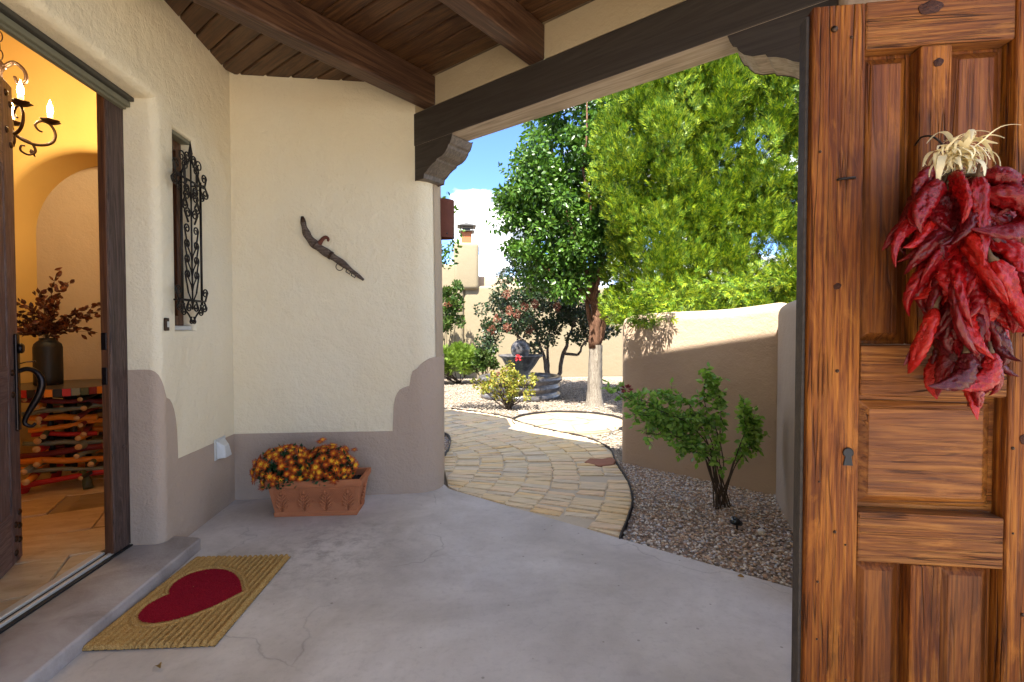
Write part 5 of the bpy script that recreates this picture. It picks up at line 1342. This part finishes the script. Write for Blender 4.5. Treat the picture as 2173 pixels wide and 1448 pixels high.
# ------------------------------------------------------------------ fountain
fo = thing('fountain', 'dark granite fountain with a ball above a fluted bowl and round pool', 'fountain', (1.23, 9.2, -.03))
MB().lathe([(.74, 0), (.76, .02), (.76, .08), (.72, .10), (.71, .14), (.75, .17), (.76, .22), (.74, .26), (.72, .275), (.75, .30), (.79, .33), (.80, .37), (.78, .405), (.70, .41), (.68, .39), (.67, .33), (.66, .12)], 64).build('pool_basin', 'granite', fo, True)
MB().lathe([(.001, .355), (.67, .355)], 40, cap=False).build('pool_water', 'water', fo)
flu = lambda a, z: 1 + .05 * abs(math.sin(7 * a)) * min(1, max(0, (z - .42) / .2))
MB().lathe([(.18, .12), (.17, .3), (.14, .40), (.16, .45), (.22, .53), (.28, .62), (.32, .69), (.345, .735), (.39, .765), (.41, .785), (.40, .805), (.355, .80), (.32, .775), (.1, .74)], 112, rf=flu).build('bowl', 'granite', fo, True)
MB().lathe([(.001, .775), (.325, .775)], 40, cap=False).build('bowl_water', 'water', fo)
MB().lathe([(.185 * math.sin(rad(a)) + .0008, .905 - .185 * math.cos(rad(a))) for a in range(0, 181, 9)], 32).build('ball', 'granite', fo, True)

# ------------------------------------------------------------------ trees and shrubs
def limb(b, p0, p1, r0, r1, wob=.04, n=6, sides=8):
    p0, p1 = Vector(p0), Vector(p1); L = (p1 - p0).length; pts = []
    for i in range(n + 1):
        t = i / n; k = math.sin(PI * t) * wob * L
        pts.append(p0.lerp(p1, t) + Vector((rng.normal(0, 1) * k * .5, rng.normal(0, 1) * k * .5, 0)))
    b.tube(pts, [r0 + (r1 - r0) * i / n for i in range(n + 1)], sides); return pts

# glossy-leaved tree; sunlight on the lower trunk is put into its bark colour
pr = thing('shade_tree', 'glossy green leafy tree with a lower trunk coloured pale for sunlight beside the fountain', 'tree', (2.291, 7.842, -.03))
b = MB(); n_ = 22; sides = 18; vs_ = []
for i in range(n_ + 1):
    t = i / n_; z = -.05 + 1.05 * t; r_ = .125 - .02 * t + .05 * math.exp(-t * 9)
    for k in range(sides):
        a = 2 * PI * k / sides; q = r_ * (1 + .08 * math.sin(5 * a + t * 3) + rng.normal(0, .03)); vs_.append((2.291 + .01 * t + q * math.cos(a), 7.842 + q * math.sin(a), z))
b.add(vs_, [(i * sides + k, i * sides + (k + 1) % sides, (i + 1) * sides + (k + 1) % sides, (i + 1) * sides + k) for i in range(n_) for k in range(sides)])
b.build('lower_trunk', 'bark_sunlit', pr, True, world=True)
b = MB(); limb(b, (2.29, 7.84, .95), (2.30, 7.84, 1.9), .105, .075, .03, 8, 12); limb(b, (2.31, 7.85, 1.0), (2.62, 7.9, 2.0), .085, .055, .03, 8, 12); limb(b, (2.26, 7.82, 1.15), (2.13, 7.82, 1.75), .05, .03, .03)
for e in ((1.2, 8.0, 3.4), (1.6, 8.3, 4.6), (2.1, 7.7, 4.9), (2.6, 8.2, 4.4), (1.0, 7.8, 2.6), (1.7, 7.5, 3.2), (2.6, 7.6, 3.0)): limb(b, (2.25, 7.85, 1.7), e, .055, .01, .05)
b.build('trunk', 'bark_red', pr, True, world=True)
lob = [(1.55, 7.9, 3.0, .75, .8, 1.15), (1.35, 8.1, 3.6, .65, .7, .85), (1.75, 8.0, 4.2, .7, .8, .9), (2.05, 7.9, 2.6, .6, .7, .75), (1.15, 7.9, 2.5, .42, .5, .55), (2.3, 8.1, 3.6, .6, .7, 1.1), (1.75, 8.1, 5.0, .55, .6, .7), (2.5, 8.0, 4.8, .7, .7, .8), (1.75, 7.7, 2.15, .45, .5, .4), (2.45, 7.6, 2.9, .45, .4, .8), (2.55, 7.7, 4.0, .5, .4, .8), (1.05, 7.9, 3.3, .4, .4, .6)]
cc, cr, cd = lobes_to_clumps(lob, 400, .13, .25, .3)
pos, d = clumped(cc, cr, 85, .9, .3)
dd = d * .7 + rng.normal(0, .5, d.shape) + np.array([0, -.15, -.35])
m_ = len(pos); me = scatter_mesh('crown', LEAF_V, LEAF_F, pos, frames(dd), np.stack([rng.uniform(.065, .085, m_), np.full(m_, .06), rng.uniform(.06, .092, m_)], 1)); link('crown', me, 'pear', pr, True)

def arborvitae(label, x, y, z0, z1, R, ncl, seed):
    tr = thing('arborvitae', label, 'tree', (x, y, -.03), 0., 'arborvitae behind the garden wall')
    b = MB(); limb(b, (x, y, -.05), (x + .1, y, z1 - .4), .13, .03, .02, 10, 10)
    for i in range(16):
        z = rng.uniform(.9, z1 - .8); a = rng.uniform(0, 2 * PI); limb(b, (x, y, z), (x + math.cos(a) * R * .7, y + math.sin(a) * R * .7, z + .5), .035, .01, .06, 5, 6)
    b.build('trunk', 'bark_red', tr, True, world=True)
    zz = rng.uniform(z0, z1, ncl); t = (zz - z0) / (z1 - z0); a = np.where(rng.uniform(0, 1, ncl) < .72, rng.normal(rad(-125), .85, ncl), rng.uniform(0, 2 * PI, ncl))
    prof = R * np.clip(1.25 * np.minimum(1, .55 + t * 2.2) * (1 - np.clip(t - .55, 0, 1) ** 1.5 * 1.9), .15, 1.05) * rng.uniform(.42, 1.1, ncl)
    cc = np.stack([x + prof * np.cos(a), y + prof * np.sin(a), zz], 1); cr = rng.uniform(.11, .25, ncl)
    per = 130; pos, d = clumped(cc, cr, per, 1.4, .45)
    outw = np.repeat(np.stack([np.cos(a), np.sin(a), np.full(ncl, .55)], 1), per, 0)
    dd = outw * .35 + d * .7 + rng.normal(0, .25, d.shape) + np.array([0, 0, .85])
    me = scatter_mesh('crown', FROND_V, FROND_F, pos, frames(dd), rng.uniform(.075, .135, len(pos))); link('crown', me, 'arb', tr, True)
    return tr
arborvitae('bright lime arborvitae nearest the glossy tree, drooping over the wall', 3.1, 6.75, 1.2, 5.6, .92, 235, 1)
arborvitae('bright lime arborvitae in the middle of the three behind the wall', 4.05, 6.55, 1.35, 6.2, .95, 250, 2)
arborvitae('bright lime arborvitae closest to the wooden gate leaf', 5.05, 5.9, 1.3, 5.9, .92, 215, 3)
# sprays that hang over the wall belong to the first tree
tr1 = bpy.data.objects['arborvitae']
Wp = lambda t, n_, z: (1.545 + .915 * t - .77 * n_, 4.475 - 1.103 * t - .64 * n_, z)
cc = np.array([Wp(.10, .07, 1.43), Wp(.18, .08, 1.40), Wp(.25, .08, 1.38), Wp(.30, .05, 1.44), Wp(.10, -.2, 1.62), Wp(.22, -.25, 1.58), Wp(.36, -.15, 1.50), Wp(.46, -.25, 1.52), Wp(.05, -.45, 1.7), Wp(.3, -.5, 1.66), Wp(.5, -.6, 1.66), Wp(.65, -.5, 1.6), Wp(.2, -.9, 1.75), Wp(.45, -1.0, 1.75), Wp(.8, -.8, 1.72), Wp(.35, -1.6, 1.75), Wp(.6, -1.2, 1.8)])
pos, d = clumped(cc, rng.uniform(.09, .17, len(cc)), 60, .8, .2)
me = scatter_mesh('hanging_spray', FROND_V, FROND_F, pos, frames(d * .5 + rng.normal(0, .3, d.shape) + np.array([-.35, -.4, -.1])), rng.uniform(.06, .11, len(pos))); link('hanging_spray', me, 'arb', tr1, True)
b = MB(); limb(b, (2.95, 6.75, 1.6), (1.68, 4.25, 1.45), .03, .006, .04, 8, 6); limb(b, (2.95, 6.75, 1.7), (2.0, 4.3, 1.52), .025, .006, .04, 8, 6); b.build('branch', 'bark_red', tr1, True, world=True)

# crape myrtle behind the fountain
mr = thing('crape_myrtle', 'dark green multi-stemmed crape myrtle with faded pink blooms behind the fountain', 'tree', (2.05, 10.1, -.03))
b = MB()
for e0, e1, e2, r0 in (((1.98, 10.1, -.05), (1.85, 10.1, .7), (1.5, 10.2, 1.8), .035), ((2.05, 10.1, -.05), (2.25, 10.05, .75), (2.6, 10.1, 1.7), .042), ((2.02, 10.15, -.05), (1.95, 10.2, .6), (2.0, 10.3, 2.0), .03), ((2.25, 10.05, .75), (2.55, 10.0, .72), (2.85, 10.0, 1.2), .028), ((1.85, 10.1, .7), (1.3, 10.0, 1.1), (.9, 10.0, 1.7), .025)):
    p1_ = limb(b, e0, e1, r0 * 1.15, r0, .05); limb(b, e1, e2, r0, .01, .06)
b.build('trunk', 'bark', mr, True, world=True)
lob = [(1.0, 10.1, 1.5, .55, .55, .55), (1.35, 10.2, 2.1, .6, .6, .65), (1.9, 10.2, 1.7, .7, .6, .65), (2.55, 10.1, 1.5, .6, .55, .5), (.85, 10.0, 1.15, .36, .4, .35), (1.55, 10.0, 1.2, .45, .5, .38), (1.35, 10.2, 2.6, .3, .3, .35), (3.0, 10.0, 1.45, .45, .4, .4), (2.2, 10.3, 2.3, .6, .5, .5)]
cc, cr, cd = lobes_to_clumps(lob, 190, .10, .2, .55); pos, d = clumped(cc, cr, 75, .9, .25); m_ = len(pos)
me = scatter_mesh('crown', LEAF_V, LEAF_F, pos, frames(d * .6 + rng.normal(0, .6, d.shape) + np.array([0, -.2, -.1])), np.stack([rng.uniform(.06, .08, m_), np.full(m_, .06), rng.uniform(.05, .08, m_)], 1)); link('crown', me, 'myrtle', mr, True)
bp = np.array([(1.05, 9.5, 1.62), (1.2, 9.45, 1.55), (1.35, 9.5, 1.7), (.8, 9.5, 1.45), (.72, 9.6, 1.25), (1.0, 9.45, 1.3), (1.45, 9.5, 1.25), (1.55, 9.45, 1.75), (1.0, 9.55, 1.95), (2.0, 9.5, 1.7)])
for q_ in bp:
    pos, d = clumped(q_[None], np.array([.06]), 70, 1.2, .1); me = scatter_mesh('bloom', LEAF_V, LEAF_F, pos, frames(d + rng.normal(0, .4, d.shape)), rng.uniform(.035, .055, len(pos))); link('bloom', me, 'bloom', mr, True)

def shrub(name, label, cat, base, lobes, ncl, rc, per, tmpl, size, mat, stems=7, aim=(0, 0, .3), rnd=.5, stemmat='stem', blooms=None):
    s_ = thing(name, label, cat, base); b = MB()
    cc, cr, cd = lobes_to_clumps(lobes, ncl, rc[0], rc[1], .5)
    for i in range(stems): e = cc[rng.integers(len(cc))]; limb(b, (base[0] + rng.normal(0, .03), base[1] + rng.normal(0, .03), base[2]), e, .012, .004, .07, 5, 6)
    b.build('stems', stemmat, s_, True, world=True)
    pos, d = clumped(cc, cr, per, .9, .2); m_ = len(pos); me = scatter_mesh('foliage', tmpl[0], tmpl[1], pos, frames(d * .7 + rng.normal(0, rnd, d.shape) + np.array(aim)), rng.uniform(size[0], size[1], m_))
    link('foliage', me, mat, s_, True)
    if blooms:
        for p, r_, mt_ in blooms:
            q, dq = clumped(np.array([p]), np.array([r_]), 34, .8, .3); me = scatter_mesh('flower', LEAF_V, LEAF_F, q, frames(dq + np.array([0, 0, .4])), rng.uniform(r_ * .6, r_ * 1.1, len(q))); link('flower', me, mt_, s_, True)
    return s_
shrub('dwarf_pine', 'low lime green mounded dwarf pine against the fireplace wall', 'shrub', (.1, 11.6, -.03), [(-.15, 11.5, .62, .5, .4, .26), (.25, 11.5, .5, .45, .4, .22), (-.5, 11.5, .5, .4, .4, .3)], 60, (.10, .2), 110, (FROND_V, FROND_F), (.07, .12), 'juniper', 12, (0, -.2, .5), .35)
shrub('evergreen_shrub', 'small dark green shrub between the dwarf pine and the fountain', 'shrub', (.62, 11.3, -.03), [(.62, 11.2, .55, .3, .3, .28), (.75, 11.2, .75, .18, .2, .14)], 26, (.06, .12), 70, (LEAF_V, LEAF_F), (.05, .08), 'shrub', 10)
shrub('tall_shrub', 'tall leafy shrub against the fireplace wall beside the porch wall end', 'shrub', (-.15, 12.3, -.03), [(-.15, 12.25, 1.55, .38, .3, .55), (-.05, 12.2, 2.0, .3, .25, .35), (-.35, 12.2, 1.3, .35, .3, .4), (.02, 12.2, 2.35, .1, .1, .25)], 40, (.07, .15), 60, (LEAF_V, LEAF_F), (.06, .10), 'shrub', 8, (0, 0, .5), .4, blooms=[((-.18, 12.0, 1.85), .07, 'bloom')])
# twigs of a tree seen past the lantern
ht = thing('young_tree', 'slim young tree whose leafy twigs show behind the rusted lantern', 'tree', (-.42, 6.9, -.03)); b = MB()
limb(b, (-.42, 6.9, -.05), (-.38, 6.9, 2.2), .03, .018, .02)
tw = [(-.02, 6.85, 2.95), (.03, 6.9, 2.55), (.02, 6.85, 2.38), (-.08, 6.9, 2.2), (-.12, 6.85, 3.05), (-.3, 6.9, 3.2), (-.5, 6.9, 3.0), (-.6, 6.9, 2.6)]
LPs = []
for e in tw:
    q = limb(b, (-.38, 6.9, 2.15), e, .012, .003, .06, 6, 5)
    for p in q[2:]:
        for _ in range(9): LPs.append((p + Vector(rng.normal(0, .045, 3)))[:])
b.build('trunk', 'bark', ht, True, world=True); LPs = np.array(LPs)
me = scatter_mesh('crown', LEAF_V, LEAF_F, LPs, frames(rng.normal(0, 1, LPs.shape)), rng.uniform(.05, .08, len(LPs))); link('crown', me, 'pear', ht, True)
shrub('rose_bush', 'yellowing rose bush with red blooms in the sun before the fountain', 'rose bush', (.85, 7.78, -.03), [(.75, 7.75, .36, .36, .3, .24), (1.05, 7.75, .34, .3, .3, .22), (.5, 7.75, .34, .25, .25, .18), (.85, 7.75, .58, .16, .2, .12)], 70, (.04, .09), 24, (LEAF_V, LEAF_F), (.035, .06), 'rose_yellow', 22, (0, 0, .2), .7, blooms=[((.98, 7.65, .80), .042, 'rose_red'), ((.66, 7.55, .56), .025, 'rose_dry')])

# the rose bush in the gravel bed, leaning left
rb_ = thing('rose_bush', 'green rose bush leaning left in the shaded gravel bed by the wall', 'rose bush', (1.88, 3.25, -.02)); b = MB(); LPs, LDs = [], []
r5 = np.random.default_rng(21)
canes = [((1.70, 3.28, .45), (1.35, 3.32, .68), (1.09, 3.33, .83)), ((1.72, 3.25, .40), (1.45, 3.25, .62), (1.22, 3.26, .66)), ((1.78, 3.27, .45), (1.62, 3.28, .75), (1.40, 3.30, .80)), ((1.82, 3.24, .45), (1.74, 3.24, .75), (1.76, 3.25, .96)), ((1.86, 3.25, .45), (1.85, 3.22, .72), (1.80, 3.24, .90)),
         ((1.75, 3.3, .42), (1.52, 3.32, .66), (1.28, 3.34, .76)), ((1.78, 3.2, .40), (1.60, 3.2, .6), (1.38, 3.22, .70)), ((1.74, 3.26, .36), (1.50, 3.28, .56), (1.33, 3.3, .6)), ((1.97, 3.2, .40), (2.04, 3.2, .60), (2.02, 3.22, .72)), ((1.98, 3.24, .35), (2.08, 3.2, .55), (2.06, 3.2, .62)), ((1.76, 3.2, .34), (1.55, 3.18, .50), (1.30, 3.2, .54)), ((1.8, 3.3, .5), (1.6, 3.35, .62), (1.45, 3.35, .58)), ((1.84, 3.2, .3), (1.68, 3.15, .42), (1.5, 3.15, .44)), ((1.97, 3.22, .3), (2.06, 3.22, .42), (2.1, 3.22, .5)), ((1.87, 3.22, .35), (1.78, 3.2, .6), (1.6, 3.2, .66))]
for c0, c1, c2 in canes:
    p = smooth_path([(1.88 + r5.normal(0, .035), 3.25 + r5.normal(0, .03), -.03), (1.88 + (c0[0] - 1.88) * .5, 3.25 + (c0[1] - 3.25) * .5, c0[2] * .55), c0, c1, c2], 6)
    b.tube(p, [.0058 * (1 - .7 * i / len(p)) for i in range(len(p))], 6)
    L = len(p)
    for i in range(int(L * .48), L):
        for _ in range(4 if i > L * .6 else 1):
            o = Vector(r5.normal(0, 1, 3)); o.normalize(); tip = p[i] + o * r5.uniform(.03, .085)
            b.tube([p[i], tip], [.0016, .001], 4, cap=False)
            for q in range(5):
                k = .35 + .65 * (q // 2) / 2; s_ = (q % 2) * 2 - 1 if q < 4 else 0
                LPs.append((p[i].lerp(tip, k) + Vector(r5.normal(0, .004, 3)))[:]); sd2 = o.cross(Vector((0, 0, 1)))
                LDs.append((o * .6 + (sd2.normalized() if sd2.length > .01 else Vector((1, 0, 0))) * s_ * .9 + Vector((0, 0, -.15)) + Vector(r5.normal(0, .2, 3)))[:])
for i in range(5):
    a = r5.uniform(0, 6.28); p = smooth_path([(1.88, 3.25, 0), (1.88 + .05 * math.cos(a), 3.25 + .04 * math.sin(a), .14), (1.88 + .10 * math.cos(a), 3.25 + .06 * math.sin(a), .34)], 5); b.tube(p, .004, 5)
b.build('stems', 'stem', rb_, True, world=True)
LPs, LDs = np.array(LPs), np.array(LDs); m_ = len(LPs)
me = scatter_mesh('foliage', LEAF_V, LEAF_F, LPs, frames(LDs), np.stack([r5.uniform(.036, .052, m_), np.full(m_, .035), r5.uniform(.032, .05, m_)], 1)); link('foliage', me, 'rose_leaf', rb_, True)
q, dq = clumped(np.array([(1.19, 3.28, .835)]), np.array([.026]), 40, .8, .3); me = scatter_mesh('flower', LEAF_V, LEAF_F, q, frames(dq + np.array([0, -.2, .4])), rng.uniform(.018, .03, len(q))); link('flower', me, 'rose_dry', rb_, True)

# ------------------------------------------------------------------ small things in the gravel and on the floor
def spot_light(loc, label, rz, mat='black', s=1.):
    o = thing('garden_spotlight', label, 'garden light', loc, rz)
    MB().tube([(0, 0, -.04), (0, 0, .035 * s)], .006 * s, 8).build('stake', mat, o)
    link('head', MB().tube([(-.03 * s, 0, .035 * s), (.0, 0, .05 * s), (.035 * s, 0, .068 * s)], [.017 * s, .022 * s, .026 * s], 12).mesh('head', True), mat, o)
    link('lens', MB().tube([(.0352 * s, 0, .068 * s), (.037 * s, 0, .069 * s)], .021 * s, 12).mesh('lens', True), 'glass', o)
    link('cable', MB().tube(smooth_path([(0, 0, 0), (-.06 * s, .03 * s, -.004), (-.13 * s, .02 * s, -.006), (-.2 * s, .06 * s, -.008)], 4), .004, 6).mesh('cable', True), mat, o)
spot_light((1.76, 2.86, -.012), 'small black garden spotlight lying in the gravel bed', rad(200))
spot_light((1.88, 5.72, -.02), 'small grey garden spotlight at the edge of the flagstone pad', rad(120), 'alum', 1.3)
o = MB().lathe([(.021, -.03), (.021, .016), (.016, .02), (.001, .02)], 20).build('irrigation_cap', 'white_plastic', None, True); o.location = (1.885, 2.80, -.01); tag(o, 'white plastic pipe cap poking out of the gravel bed', 'pipe cap')
o = MB().box(-.06, .06, -.05, .05, -.03, .05).build('junction_box', 'alum', None, bevel=.012, segs=3); o.location = (1.02, 7.3, -.03); o.rotation_euler = (0, 0, .4); tag(o, 'small grey junction box in the gravel beside the flagstone pad', 'junction box')
for i, (x, y, lab) in enumerate(((1.36, 3.62, 'curled tan fallen leaf on the sandstone path by the edging'), (1.44, 2.27, 'fallen leaf lying on the concrete near the gate leaf'), (1.52, 2.55, 'yellow fallen leaf on the gravel at the floor edge'), (-1.10, 1.92, 'torn pale leaf on the concrete in front of the doormat'), (-.95, 1.66, 'small pale leaf scrap on the concrete near the step'), (1.78, 2.32, 'brown fallen leaf on the gravel close to the gate leaf'))):
    v = np.array(LEAF_V) * np.array([.045, .12, .045]); v = v[:, [0, 2, 1]]; v[:, 2] += .006 + .008 * np.abs(v[:, 0]) / .014
    o = MB().add(v.tolist(), LEAF_F).build('fallen_leaf', 'litter'); o.location = (x, y, .004 if y > 2 and x > 1.4 and x + y > 3.8 else .001); o.rotation_euler = (.1, .15, i * 1.3); o.scale = (.75,) * 3; tag(o, lab, 'leaf')
